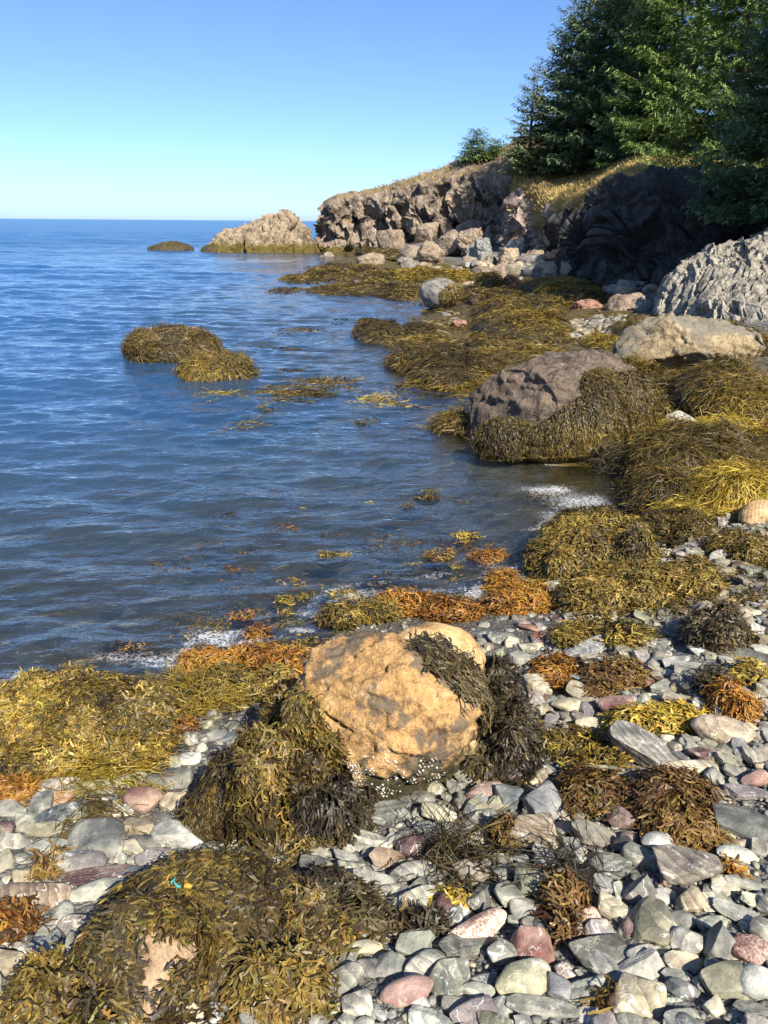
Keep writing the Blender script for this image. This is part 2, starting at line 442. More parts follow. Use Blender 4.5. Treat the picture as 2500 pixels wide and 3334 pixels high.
def water_material():
    N = Nodes('sea_water'); p = N.pos()
    # wind ripples: crests lie across the view
    q = N.rot(p, (0, 0, .14), (.55, 1.5, 1))
    r1 = N.noise(q, 2.4, 3, .55, .25); r2 = N.noise(N.rot(p, (0, 0, -.2), (.7, 1.6, 1)), 7.5, 3, .6, .2); r3 = N.noise(N.rot(p, (0, 0, .5), (.8, 1.5, 1)), 24, 2, .6)
    r0 = N.noise(N.rot(p, (0, 0, .1), (.4, 1.2, 1)), .55, 3, .55)
    hn = N.math('ADD', N.math('MULTIPLY', r1, .018), N.math('ADD', N.math('MULTIPLY', r2, .021), N.math('MULTIPLY', r3, .0065)))
    patch = N.ramp(N.noise(N.scale(p, (.05, .12, 1)), 1.0, 3, .6), .3, .7, .55, 1.15)
    h = N.math('ADD', N.math('ADD', N.math('MULTIPLY', r0, .36), N.math('MULTIPLY', r1, .12)), N.math('ADD', N.math('MULTIPLY', r2, .030), N.math('MULTIPLY', r3, .009)))
    chop = N.attr('chop', 'Fac')                             # open water: waves too small to model spread the reflection and hide the surface behind their slopes
    nb = N.bump(N.math('MULTIPLY', N.math('ADD', hn, N.math('MULTIPLY', N.math('MULTIPLY', h, chop), .55)), patch), 1.0, 1.0)
    fr = N.n('Fresnel', IOR=1.8, Normal=nb).outputs[0]
    fr = N.math('MINIMUM', fr, N.math('SUBTRACT', .8, N.math('MULTIPLY', chop, .46)))
    gl = N.n('BsdfGlossy', Color=(1, 1, 1), Roughness=N.math('ADD', .008, N.math('MULTIPLY', chop, .13)), Normal=nb).outputs[0]
    dep = N.attr('depth', 'Fac')
    op = N.math('SUBTRACT', 1.0, N.math('POWER', 2.718, N.math('MULTIPLY', dep, -.6)))
    tr = N.n('BsdfTransparent', Color=(.86, .93, .93)).outputs[0]
    body = N.n('BsdfDiffuse', Color=N.mix(N.ramp(dep, .15, 1.4), (.05, .105, .16), (.024, .108, .265))).outputs[0]
    under = _mixsh(N, op, tr, body)
    return N.done(_mixsh(N, fr, under, gl))

def foam_material():
    N = Nodes('foam'); p = N.pos(); d = N.attr('dens', 'Fac')
    n = N.noise(p, 34, 8, .8, .6); v = N.vor(N.vmath('ADD', p, N.scale(N.noise(p, 20, 3, .6, 0, 'Color'), (.05,) * 3)), 42, 'DISTANCE_TO_EDGE')
    a = N.math('MULTIPLY', N.ramp(N.math('ADD', N.math('MULTIPLY', d, .62), N.math('SUBTRACT', N.math('MULTIPLY', N.math('SUBTRACT', n, .5), 1.5), N.math('MULTIPLY', v, .8))), .22, .85), .7)
    b = N.bsdf((.8, .82, .83), .5, N.bump(n, .8, .01))
    return N.done(_mixsh(N, a, N.n('BsdfTransparent').outputs[0], b))

def grass_ground(name, a, b, c):
    N = Nodes(name); p = N.pos()
    n = N.noise(p, 1.1, 6, .65); m = N.noise(N.scale(p, (3, 3, 9)), 2.5, 5, .7)
    k = N.mix(N.ramp(n, .38, .62), a, b); k = N.mix(N.ramp(m, .5, .68), k, c)
    return N.done(N.bsdf(k, .9, N.bump(m, .9, .12), .1))

M_STONE = stone_material('beach_stone', True)
M_STONE_MASS = stone_material('shingle_stone', False)
M_WEED = weed_material()
M_GROUND = ground_material()
M_WATER = water_material()
M_FOAM = foam_material()
M_NEEDLE = foliage_material('spruce_needles')
M_BARK = plain('spruce_bark', (.09, .065, .045), .9, (9, .03))
# ------------------------------------------------------------------ camera, sky, sun
cam = bpy.data.cameras.new('camera'); cam_o = bpy.data.objects.new('camera', cam); COL.objects.link(cam_o)
cam.sensor_fit = 'VERTICAL'; cam.sensor_height = 24.0; cam.lens = 24.0 * FPX / 3334.0
cam.clip_start = .05; cam.clip_end = 20000
from mathutils import Matrix
cam_o.matrix_world = Matrix(((RGT[0], UPV[0], -FWD[0], CAM[0]), (RGT[1], UPV[1], -FWD[1], CAM[1]), (RGT[2], UPV[2], -FWD[2], CAM[2]), (0, 0, 0, 1)))
SC.camera = cam_o

SUN_EL, SUN_AZ = 42 * D2R, 153 * D2R          # azimuth clockwise from the line of sight: over the viewer's right shoulder
world = bpy.data.worlds.new('World'); SC.world = world; world.use_nodes = True
wt = world.node_tree; wt.nodes.clear()
sky = wt.nodes.new('ShaderNodeTexSky'); sky.sky_type = 'NISHITA'; sky.sun_disc = False
sky.sun_elevation = SUN_EL; sky.sun_rotation = SUN_AZ; sky.air_density = .6; sky.dust_density = .62; sky.ozone_density = 7.0; sky.altitude = 0
bg = wt.nodes.new('ShaderNodeBackground'); bg.inputs['Strength'].default_value = SKY_STRENGTH
wo = wt.nodes.new('ShaderNodeOutputWorld')
wb = wt.nodes.new('ShaderNodeMix'); wb.data_type = 'RGBA'; wb.blend_type = 'MULTIPLY'; wb.inputs[0].default_value = 1.0; wb.inputs[7].default_value = (.99, .985, .985, 1)
wt.links.new(sky.outputs[0], wb.inputs[6]); wt.links.new(wb.outputs[2], bg.inputs[0]); wt.links.new(bg.outputs[0], wo.inputs[0])
sun = bpy.data.lights.new('sun', 'SUN'); sun.energy = SUN_STRENGTH; sun.angle = .5 * D2R; sun.color = (1.0, .93, .82)
sun_o = bpy.data.objects.new('sun', sun); COL.objects.link(sun_o)
to_sun = Vector((math.sin(SUN_AZ) * math.cos(SUN_EL), math.cos(SUN_AZ) * math.cos(SUN_EL), math.sin(SUN_EL)))
sun_o.rotation_euler = to_sun.to_track_quat('Z', 'Y').to_euler(); sun_o.location = (20, -20, 30)
SC.view_settings.view_transform = 'Standard'; SC.view_settings.look = 'None'
SC.view_settings.exposure = EXPOSURE; SC.view_settings.gamma = 1.0
SC.cycles.max_bounces = 6; SC.cycles.transparent_max_bounces = 12; SC.cycles.caustics_reflective = False; SC.cycles.caustics_refractive = False
SC.cycles.use_denoising = True

# ------------------------------------------------------------------ ground
r = np.concatenate([np.geomspace(.35, 220, 520)]); th = np.linspace(-80, 80, 560) * D2R
RR, TT = np.meshgrid(r, th, indexing='ij')
X, Y = RR * np.sin(TT), RR * np.cos(TT) - .35
Z = zg(X, Y)
near = np.exp(-RR / 9)
Z = Z + near * (.018 * fbm(P3(X * 5, Y * 5), 3, 5)) + np.minimum(RR * .004, .12) * fbm(P3(X * .9, Y * .9), 3, 8)
gnd = tag(build('ground', np.stack([X, Y, Z], -1).reshape(-1, 3), grid_faces(*RR.shape)[:, ::-1], M_GROUND), 'shingle beach running down into the sea', kind='structure')

# ------------------------------------------------------------------ sea
r = np.concatenate([np.geomspace(1.5, 160, 980), np.geomspace(163, 14000, 60)]); th = np.linspace(-56, 56, 460) * D2R
RR, TT = np.meshgrid(r, th, indexing='ij'); dr = np.gradient(r)[:, None] * np.ones_like(RR)
X, Y = RR * np.sin(TT), RR * np.cos(TT)
g = zg(X, Y); g = np.where(RR > 200, -14, g)
dep = np.maximum(-g, 0)
W = np.zeros_like(X); rs = np.random.default_rng(5)
amp_loc = (.55 + .45 * sstep(.05, .8, dep)) * np.where(g > .03, .3, 1)
gust = .8 + .5 * fbm(P3(X * .12, Y * .3), 2, 77)
for k in range(96):
    big_ = k >= 72
    lam = 1.2 * 3.6 ** rs.random() if big_ else .11 * 11.0 ** rs.random()
    ph = rs.random() * 6.283; a = rs.normal(0, .40) + .10
    kx, ky = math.sin(a) * 6.283 / lam, -math.cos(a) * 6.283 / lam
    A = (.0040 * lam) if big_ else .0050 * lam ** .74
    fade = sstep(2.0, 4.0, lam / dr)
    s = np.sin(X * kx + Y * ky + ph + 1.0 * fbm(P3(X * .6 / (lam + .4), Y * .6 / (lam + .4), k), 2, k))
    W += A * fade * (s + .3 * np.cos(2 * (X * kx + Y * ky + ph))) * (sstep(.4, 1.8, dep) if big_ else 1)
Wz = W * amp_loc * gust * WAVE
sea = build('water', np.stack([X, Y, Wz], -1).reshape(-1, 3), grid_faces(*RR.shape)[:, ::-1], M_WATER, attrs={'depth': dep.ravel(), 'chop': (sstep(14, 90, RR) * sstep(.3, 2, dep)).ravel()})
tag(sea, 'rippled blue sea lying against the shore', kind='structure')
log('ground and sea')

# ------------------------------------------------------------------ bedrock swept from profile lines
def resample(L, n):
    L = np.asarray(L, float); s = np.concatenate([[0], np.cumsum(np.linalg.norm(np.diff(L, axis=0), axis=1))]); t = np.linspace(0, s[-1], n)
    return np.stack([np.interp(t, s, L[:, k]) for k in range(3)], -1)

def sweep(rows, n, m, closed=False):
    R_ = np.stack([resample(r_, n) for r_ in rows]); k = len(R_)
    t = np.linspace(0, k - 1, m); i = np.clip(t.astype(int), 0, k - 2); f = (t - i)[:, None, None]
    g_ = lambda j: R_[np.clip(j, 0, k - 1)]
    a, b, c, d = g_(i - 1), g_(i), g_(i + 1), g_(i + 2)
    S = .5 * (2 * b + (c - a) * f + (2 * a - 5 * b + 4 * c - d) * f ** 2 + (3 * b - a - 3 * c + d) * f ** 3)
    S = S * .75 + (b * (1 - f) + c * f) * .25
    return S.reshape(-1, 3), grid_faces(m, n)

def jag(V, F, amp, axis, f_across, f_along, seed, block=.5, keep=None, f_block=None, mixw=(1.4, .5, .2)):
    """push a rock face in and out along steeply dipping beds and broken blocks"""
    N_ = normals_of(V, F)
    ax = np.array(axis, float); ax /= np.linalg.norm(ax)
    b1 = np.cross(ax, [0, 0, 1.0]); b1 /= np.linalg.norm(b1) + 1e-9; b2 = np.cross(ax, b1)
    # ax runs across the beds
    Q = np.stack([V @ ax * f_across, V @ b1 * f_along, V @ b2 * f_along], -1)
    Q = Q + .35 * np.stack([vnoise(V * .8 + 3, seed), vnoise(V * .8 + 9, seed), vnoise(V * .8 + 21, seed)], -1)
    wob = fbm(V * f_along * 1.3, 3, seed + 40)
    fb = f_block or f_along * 1.3
    W_ = np.stack([V @ ax * f_across, V @ b1 * fb, V @ b2 * fb], -1) + .22 * np.stack([vnoise(V * .9 + k * 7.7, seed + 9 + k) for k in range(3)], -1)
    T1, C1 = facets(W_, seed + 2); T2, C2 = facets(W_ * 2.4 + 7, seed + 3); T3, C3 = facets(W_ * 5.5 + 3, seed + 4)
    blk = mixw[0] * T1 * sstep(0, .05, C1) + mixw[1] * T2 * sstep(0, .07, C2) + mixw[2] * T3 * sstep(0, .09, C3) - .35 * sstep(.07, .0, C1) - .14 * sstep(.07, .0, C2)
    d = block * blk + (1 - block) * (.55 * bedding(Q[..., 0] + .9 * wob, seed) + .3 * bedding(Q[..., 0] * 2.6 + 1.2 * wob + 5, seed + 5)) + .3 * fbm(V * f_along * .5, 3, seed + 30)
    a = amp * d
    if keep is not None: a = a * keep
    return V + N_ * a[:, None]

S3 = lambda L: [at_y(np.array(u, float), np.array(v, float), Y_) for u, v, Y_ in L]
def down(L, z):
    L = np.array(L, float); L[:, 2] = z; return L

M_HEAD = rock_material('headland_rock', ((.105, .083, .066), (.275, .218, .165), (.43, .355, .265)), .9, (.3, .5, .2), .8,
                       top=((.34, .25, .13), .70, .9, 3.0), weed_z=.5, bump=.2, spots=((.40, .25, .07), 1.1, .6, .55))
M_STACK = rock_material('sea_stack_rock', ((.10, .08, .055), (.30, .235, .155), (.45, .37, .25)), .9, (.3, .7, .2), .5, weed_z=.75, bump=.12, spots=((.42, .26, .07), 1.0, .62, .5))
M_CLIFF = rock_material('shade_toned_cliff_rock', ((.02, .02, .02), (.055, .052, .05), (.115, .11, .105)), 1.3, (.2, .2, .3), .6, bump=.06)  # rock colour darkened to carry the shade under the trees
M_BAND = rock_material('banded_cliff_rock', ((.13, .09, .08), (.30, .235, .21), (.46, .41, .36)), 1.2, (1.2, .3, .2), .6, top=((.36, .26, .09), .72, .9), bump=.06)
M_OUT = rock_material('outcrop_rock', ((.10, .09, .072), (.27, .248, .20), (.42, .39, .315)), 2.2, (.25, .4, .1), .7, bump=.03)
M_GRASS = grass_ground('dry_grass_ground', (.33, .24, .10), (.43, .33, .155), (.22, .16, .065))

# headland: foot, bulging face, cliff edge, ridge, far side
hb = S3([(1052,800,66),(1030,818,60),(1075,824,57.6),(1140,821,57),(1200,822,56),(1300,818,54),(1400,808,52),(1500,800,50),(1590,795,47),(1660,785,45.5),(1760,770,45)])
hm0 = S3([(1050,770,66),(1033,770,60.5),(1075,762,58.2),(1150,765,58.4),(1210,770,56.6),(1300,752,54.8),(1400,730,52.6),(1500,705,50.8),(1600,715,48.4),(1680,700,46.5),(1760,690,46)])
hm = S3([(1062,700,67),(1042,705,61.2),(1085,696,58.6),(1150,690,58.2),(1215,690,57.0),(1300,675,55.4),(1400,640,53.6),(1500,625,52),(1600,640,50),(1690,620,47.8),(1760,610,47)])
ht = S3([(1066,668,69),(1048,664,62),(1095,650,60),(1150,648,59.6),(1215,640,58.6),(1300,622,57),(1400,596,55.4),(1500,577,54),(1600,575,52),(1690,560,50),(1760,545,49)])
hr = S3([(1080,664,72),(1062,652,64.5),(1110,630,63.5),(1160,624,63.5),(1230,614,62.5),(1330,586,61),(1420,556,60),(1510,522,59),(1610,492,57),(1690,455,56),(1790,430,55)])
hk = [p + np.array([2.0, 9, -1.2]) for p in hr]; hk2 = [p + np.array([4.0, 26, -5]) for p in hr]
V, F = sweep([down(hb, -1.2), hb, hm0, hm, ht, hr, hk, hk2], 900, 364)
keep = np.where(np.arange(364) < 189, 1.0, np.clip(1 - (np.arange(364) - 189) / 35, .15, 1)).repeat(900)
N_ = normals_of(V, F); cu, cv_, _ = proj(V); cu = cu + 14 * fbm(V * .8, 3, 90); cv_ = cv_ + 14 * fbm(V * .8, 3, 91)
for (u_, v_, a_, b_, lean, dd) in [(1085,775,26,34,.2,2.2),(1222,730,30,58,.45,2.4),(1130,700,13,60,.3,1.0),(1440,655,26,62,.25,2.6),(1490,640,13,50,.2,1.2),(1320,772,16,30,.4,1.3),(1370,690,10,70,.35,.9),(1290,690,9,60,.4,.9),(1560,680,24,60,.1,1.6),(1630,690,34,80,.05,2.2),(1175,640,10,40,.3,.8),(1530,600,10,40,.2,.8)]:
    x_, y_ = cu - u_ - lean * (cv_ - v_), cv_ - v_
    V = V - N_ * (dd * np.exp(-((x_ / a_) ** 2) ** 1.5 - (y_ / b_) ** 4) * keep)[:, None] * (-1 if np.mean((N_ * (CAM - V)).sum(1)) < 0 else 1)
V = jag(V, F, 1.25, (1, .1, .45), .42, .2, 3, .72, keep, .15)
hx = V[:, 0]
head = tag(build('headland_cliff', V, F, M_HEAD, smooth=False), 'brown rocky headland with dry heath along its top, running out into the sea', kind='structure')

# sea stack off the point
def stack_rows(k):
    out = []
    for (u0, v0, u1, Yc, dep_, tl) in k:
        a = at_y(np.array(u0, float), np.array(v0, float), Yc); b = at_y(np.array(u1, float), np.array(v0, float), Yc)
        c = (a + b) / 2; rx = (b[0] - a[0]) / 2
        ph = np.linspace(0, 2 * math.pi, 41)
        out.append(np.stack([c[0] + rx * np.cos(ph), c[1] + dep_ * np.sin(ph), np.full(41, c[2]) + tl * np.cos(ph)], -1))
    return out
V, F = sweep(stack_rows([(655,838,1052,59,3.2,0),(660,818,1050,59,3.0,0),(700,790,1034,59.3,2.4,-.1),(770,762,1014,59.5,2.0,-.22),(830,735,1000,59.6,1.5,-.2),(872,712,984,59.7,1.0,-.12),(905,695,968,59.8,.6,-.05),(930,686,955,59.9,.2,0)]), 300, 150)
V = jag(V, F, .55, (1, .2, -.55), .9, .3, 14, .7, None, .36)
tag(build('sea_stack', V, F, M_STACK, smooth=False), 'pointed brown rock stack standing in the sea off the headland', 'sea stack')
V, F = sweep(stack_rows([(478,822,632,60,1.6,0),(486,806,626,60,1.4,0),(505,796,612,60,1.0,0),(530,788,590,60,.6,0),(552,785,570,60,.1,0)]), 160, 70)
V = jag(V, F, .2, (1, .2, -.5), 1.6, .6, 24, .4)
M_SKERRY = rock_material('skerry_rock', ((.03, .026, .012), (.07, .055, .02), (.14, .11, .03)), 2.0, (0, 0, 0), .3, bump=.08)
tag(build('skerry_rock', V, F, M_SKERRY), 'low dark weedy rock alone in the far water', 'rock')
V, F = sweep(stack_rows([(655,826,800,57.6,1.5,0),(664,806,790,57.8,1.2,0),(690,792,770,58,.8,0),(720,784,745,58,.1,0)]), 160, 60)
V = jag(V, F, .2, (1, .2, -.5), 1.6, .6, 29, .4)
tag(build('skerry_rock', V, F, M_SKERRY), 'low weed-covered ledge at the seaward foot of the sea stack', 'rock')

# grassy hillside under the spruces
g0 = S3([(1655,800,41),(1690,690,41),(1740,650,39),(1790,665,36.5),(1835,700,34),(1868,765,31.5),(1892,735,29),(1942,684,27.2),(2006,640,26.2),(2100,606,25.4),(2300,615,23.4),(2600,620,21),(3000,640,17),(3500,700,13)])
g1 = S3([(1660,720,43),(1690,600,42.5),(1740,606,40),(1800,612,38),(1850,628,36),(1890,650,34),(1930,640,31),(1980,606,29.5),(2040,590,28.6),(2130,585,27.5),(2320,590,25.5),(2620,600,23),(3050,610,19),(3560,640,15)])
g2 = S3([(1665,640,47),(1700,545,46),(1760,560,44),(1830,582,42),(1900,578,40),(1970,560,38),(2030,535,36),(2090,515,34.5),(2150,520,33),(2230,530,31.5),(2400,540,29),(2700,540,26),(3100,540,22),(3650,540,18)])
g3 = S3([(1670,560,60),(1720,480,58),(1800,480,56),(1880,480,54),(1960,480,52),(2030,470,50),(2090,460,48),(2160,460,46),(2240,470,44),(2340,470,42),(2500,470,38),(2800,470,34),(3200,470,30),(3800,470,26)])
g4 = [p + np.array([3, 25.0, 1.0]) for p in g3]
gs = [p + np.array([-.2, -.5, -1.6]) for p in g0]
V, F = sweep([gs, g0, g1, g2, g3, g4], 260, 144)
V[:, 2] += .14 * fbm(V * np.array([1.1, 1.1, 0]), 4, 40) + .04 * fbm(V * 4, 2, 41)
HILL = (V.copy(), F.copy())
tag(build('hill', V, F, M_GRASS), 'golden grassy slope under the spruces', kind='structure')

# banded cliff under the grass
b0 = S3([(1630,775,41),(1665,800,38),(1720,800,37),(1790,790,36),(1860,775,33.5),(1890,770,32.5)])
b1 = S3([(1640,720,41.5),(1668,740,38.6),(1720,742,37.6),(1790,745,36.4),(1850,748,34),(1885,750,32.8)])
b2 = S3([(1650,660,42),(1680,672,39.2),(1730,668,38.4),(1790,680,37),(1838,712,34.6),(1875,742,33)])
b3 = S3([(1660,630,43),(1700,636,40.6),(1745,636,39.6),(1800,660,37.8),(1845,700,35.6),(1880,735,34)])
V, F = sweep([down(b0, -.2), b0, b1, b2, b3], 300, 120)
V = jag(V, F, .55, (.3, .2, 1), 1.1, .5, 51, .75, None, .5)
tag(build('banded_cliff', V, F, M_BAND, smooth=False), 'pinkish and pale banded rock face below the golden grass slope', 'cliff')

# dark cliff in the shade of the trees
c0 = S3([(1790,815,33),(1850,860,28),(1905,890,25),(1990,905,22.8),(2100,912,21.4),(2260,905,20.2),(2480,890,18.6),(2800,880,16),(3300,900,12.5)])
c1 = S3([(1795,790,33.4),(1860,800,28.8),(1912,800,25.8),(1995,800,23.5),(2105,800,22.2),(2265,800,21),(2490,790,19.3),(2800,780,16.7),(3300,800,13)])
c2 = S3([(1810,770,34),(1868,750,29.4),(1918,715,26.5),(1998,700,24.2),(2108,690,23),(2268,690,21.6),(2490,690,19.9),(2800,680,17.3),(3300,700,13.5)])
c3 = S3([(1830,775,34.6),(1880,742,30),(1930,700,27),(2000,652,25.2),(2100,618,24),(2268,612,22.6),(2490,615,20.8),(2800,610,18),(3300,620,14)])
c4 = S3([(1850,770,35),(1890,738,31),(1940,690,28),(2006,640,26.6),(2100,605,25.6),(2268,590,24),(2490,600,22),(2800,600,19),(3300,610,15)])
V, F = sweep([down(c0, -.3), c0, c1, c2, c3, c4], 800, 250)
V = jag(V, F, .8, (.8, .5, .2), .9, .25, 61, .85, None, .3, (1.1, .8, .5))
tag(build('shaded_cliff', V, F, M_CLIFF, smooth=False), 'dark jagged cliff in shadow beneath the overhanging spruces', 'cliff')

# pale outcrop beside the beach
o0 = S3([(2128,1008,15.9),(2180,1030,14.9),(2240,1045,14.2),(2310,1066,13.2),(2420,1075,12.4),(2560,1085,11.9),(2900,1090,11.2),(3400,1090,10.4)])
o1 = S3([(2136,970,16.2),(2195,965,15.3),(2250,960,14.8),(2320,962,14.0),(2425,965,13.4),(2565,965,13),(2900,960,12.3),(3400,950,11.4)])
o2 = S3([(2150,940,16.6),(2205,900,15.9),(2255,872,15.6),(2325,868,15.2),(2430,860,14.8),(2570,850,14.4),(2900,830,13.6),(3400,800,12.6)])
o3 = S3([(2160,920,17.4),(2212,872,16.9),(2250,832,16.9),(2330,812,16.9),(2430,782,16.9),(2520,742,16.7),(2900,690,16),(3400,640,15)])
o4 = S3([(2175,930,18.2),(2230,890,18.2),(2280,860,18.4),(2350,850,18.6),(2440,830,18.8),(2600,800,18.6),(2900,760,18),(3400,740,17)])
V, F = sweep([down(o0, -.2), o0, o1, o2, o3, o4, down(o4, .2)], 880, 480)
V = jag(V, F, .17, (.95, -.3, -.25), 2.2, .5, 71, .8, None, .6, (.9, .75, .4))
tag(build('rock_outcrop', V, F, M_OUT, smooth=False), 'pale grey ribbed bedrock outcrop in full sun beside the beach', 'outcrop')
log('bedrock')
# ------------------------------------------------------------------ beach stones
def stone_shape(kind, seed, sub=4):
    """a water-worn stone: a ball cut by many planes, its edges rounded, scaled to fill a box of half-size one"""
    rs = np.random.default_rng(seed * 7 + 3)
    V, F = ico(sub); V = V.copy()
    if kind in ('slab', 'block'):                            # start from a worn box
        e = rs.uniform(4.0, 9.0); V = V / ((np.abs(V) ** e).sum(1) ** (1 / e))[:, None]
    V = V * np.array([1, rs.uniform(.85, 1.1), rs.uniform(.85, 1.1)])
    if kind == 'slab':
        cuts = [((rs.normal(0, .1), rs.normal(0, .1), 1), rs.uniform(.6, .85), .02), ((rs.normal(0, .1), rs.normal(0, .1), -1), .8, .03)]
        a0 = rs.uniform(0, 6.3)
        nk = rs.integers(4, 7)
        for k in range(nk):
            a = a0 + k * 6.283 / nk + rs.normal(0, .3); cuts.append(((math.cos(a), math.sin(a), rs.normal(0, .35)), rs.uniform(.62, .98), .04))
        rough, fine = .05, .022
    elif kind == 'block':
        cuts = [((rs.normal(0, .25), rs.normal(0, .25), 1), rs.uniform(.7, .9), .03), ((0, 0, -1), .8, .1)]
        for k in range(rs.integers(8, 12)):
            n = rs.normal(0, 1, 3); n[2] *= .7; cuts.append((n / np.linalg.norm(n), rs.uniform(.66, 1.05), .03))
        rough, fine = .06, .018
    elif kind == 'wedge':
        cuts = [((.8, .1, .62), .42, .06), ((-.75, .25, .6), .4, .06), ((.1, -.8, .55), .5, .12), ((0, .8, .4), .5, .1), ((0, 0, -1), .5, .1)]
        rough, fine = .04, .01
    else:
        cuts = []
        for k in range(rs.integers(7, 11)):
            n = rs.normal(0, 1, 3); cuts.append((n, rs.uniform(.58, .88), .22))
        rough, fine = .05, .008
    for n, d, soft in cuts:
        n = np.array(n, float); n /= np.linalg.norm(n)
        t = np.maximum(V @ n - d, 0); V = V - n * (t * (1 - soft))[:, None]
    if kind != 'round' and sub >= 4:
        for _ in range(1):                                   # wear the edges
            S = np.zeros_like(V); c = np.zeros(len(V))
            for k in range(3):
                np.add.at(S, F[:, k], V[F[:, (k + 1) % 3]] + V[F[:, (k + 2) % 3]]); np.add.at(c, F[:, k], 2)
            V = V * .5 + S / c[:, None] * .5
    N_ = normals_of(V, F)
    V = V + N_ * (rough * fbm(V * 1.6 + seed, 3, seed) + fine * fbm(V * 7 + seed, 3, seed + 4) + (fine * 1.3 * ridged(V * np.array([2, 2, 7.0]) + seed, 2, seed + 8) if kind in ('slab', 'block') else 0))[:, None]
    lo, hi = V.min(0), V.max(0)
    return (V - (lo + hi) / 2) / ((hi - lo) / 2), F

STONE_ME = {}
for kd, cnt in (('round', 14), ('slab', 16), ('block', 16), ('wedge', 3)):
    for k in range(cnt):
        V, F = stone_shape(kd, k + 1, 4)
        STONE_ME[kd, k] = build('beach_stone', V, F, M_STONE, sharp=38 if kd != 'round' else None, link=False)
NVAR = {'round': 14, 'slab': 16, 'block': 16, 'wedge': 3}
THICK = {'round': .62, 'slab': .36, 'block': .60, 'wedge': 1.0}

# albedo and how the colour is called; last number: 1 = speckled granite, .4 = bedded slate, .62 = plain
HUE = {'g': ((.19, .192, .168), 'mid grey', .4), 'lg': ((.28, .28, .24), 'light grey', .4), 'bg': ((.19, .205, .208), 'blue grey', .55), 'dg': ((.105, .106, .10), 'dark grey', .45),
       'db': ((.075, .09, .115), 'slate blue', .45), 'w': ((.44, .44, .40), 'whitish', .5), 'cr': ((.43, .385, .27), 'cream', .45), 'tan': ((.35, .285, .185), 'tan', .5),
       'ol': ((.25, .245, .165), 'olive grey', .4), 'yg': ((.40, .39, .225), 'yellowish green', .62), 'red': ((.22, .085, .066), 'brick red', .62), 'wine': ((.125, .062, .062), 'wine red', .75),
       'pink': ((.52, .34, .27), 'pale pink', 1.0), 'sal': ((.32, .175, .145), 'salmon pink', .5), 'rp': ((.27, .155, .13), 'reddish pink', 1.0), 'br': ((.19, .125, .085), 'brown', .5),
       'rb': ((.24, .125, .09), 'reddish brown', .62), 'or': ((.55, .30, .12), 'orange tan', .55), 'mv': ((.185, .165, .17), 'mauve grey', .7), 'yel': ((.62, .46, .2), 'yellow cream', .55),
       'bw': ((.20, .175, .145), 'brownish grey', .4), 'sp': ((.42, .36, .32), 'speckled pinkish', 1.0)}
ZONE = {'A': (1250, 2834, .3918), 'B': (1850, 2834, .3918), 'C': (1250, 2400, .3918), 'D': (1850, 2400, .3918), 'E': (1600, 1950, .5425), 'F': (0, 2450, .4219), 'G': (900, 2650, .3617), 'H': (0, 2100, .4822), 'M': (1700, 1550, .4822), 'S': (0, 0, 1.0)}
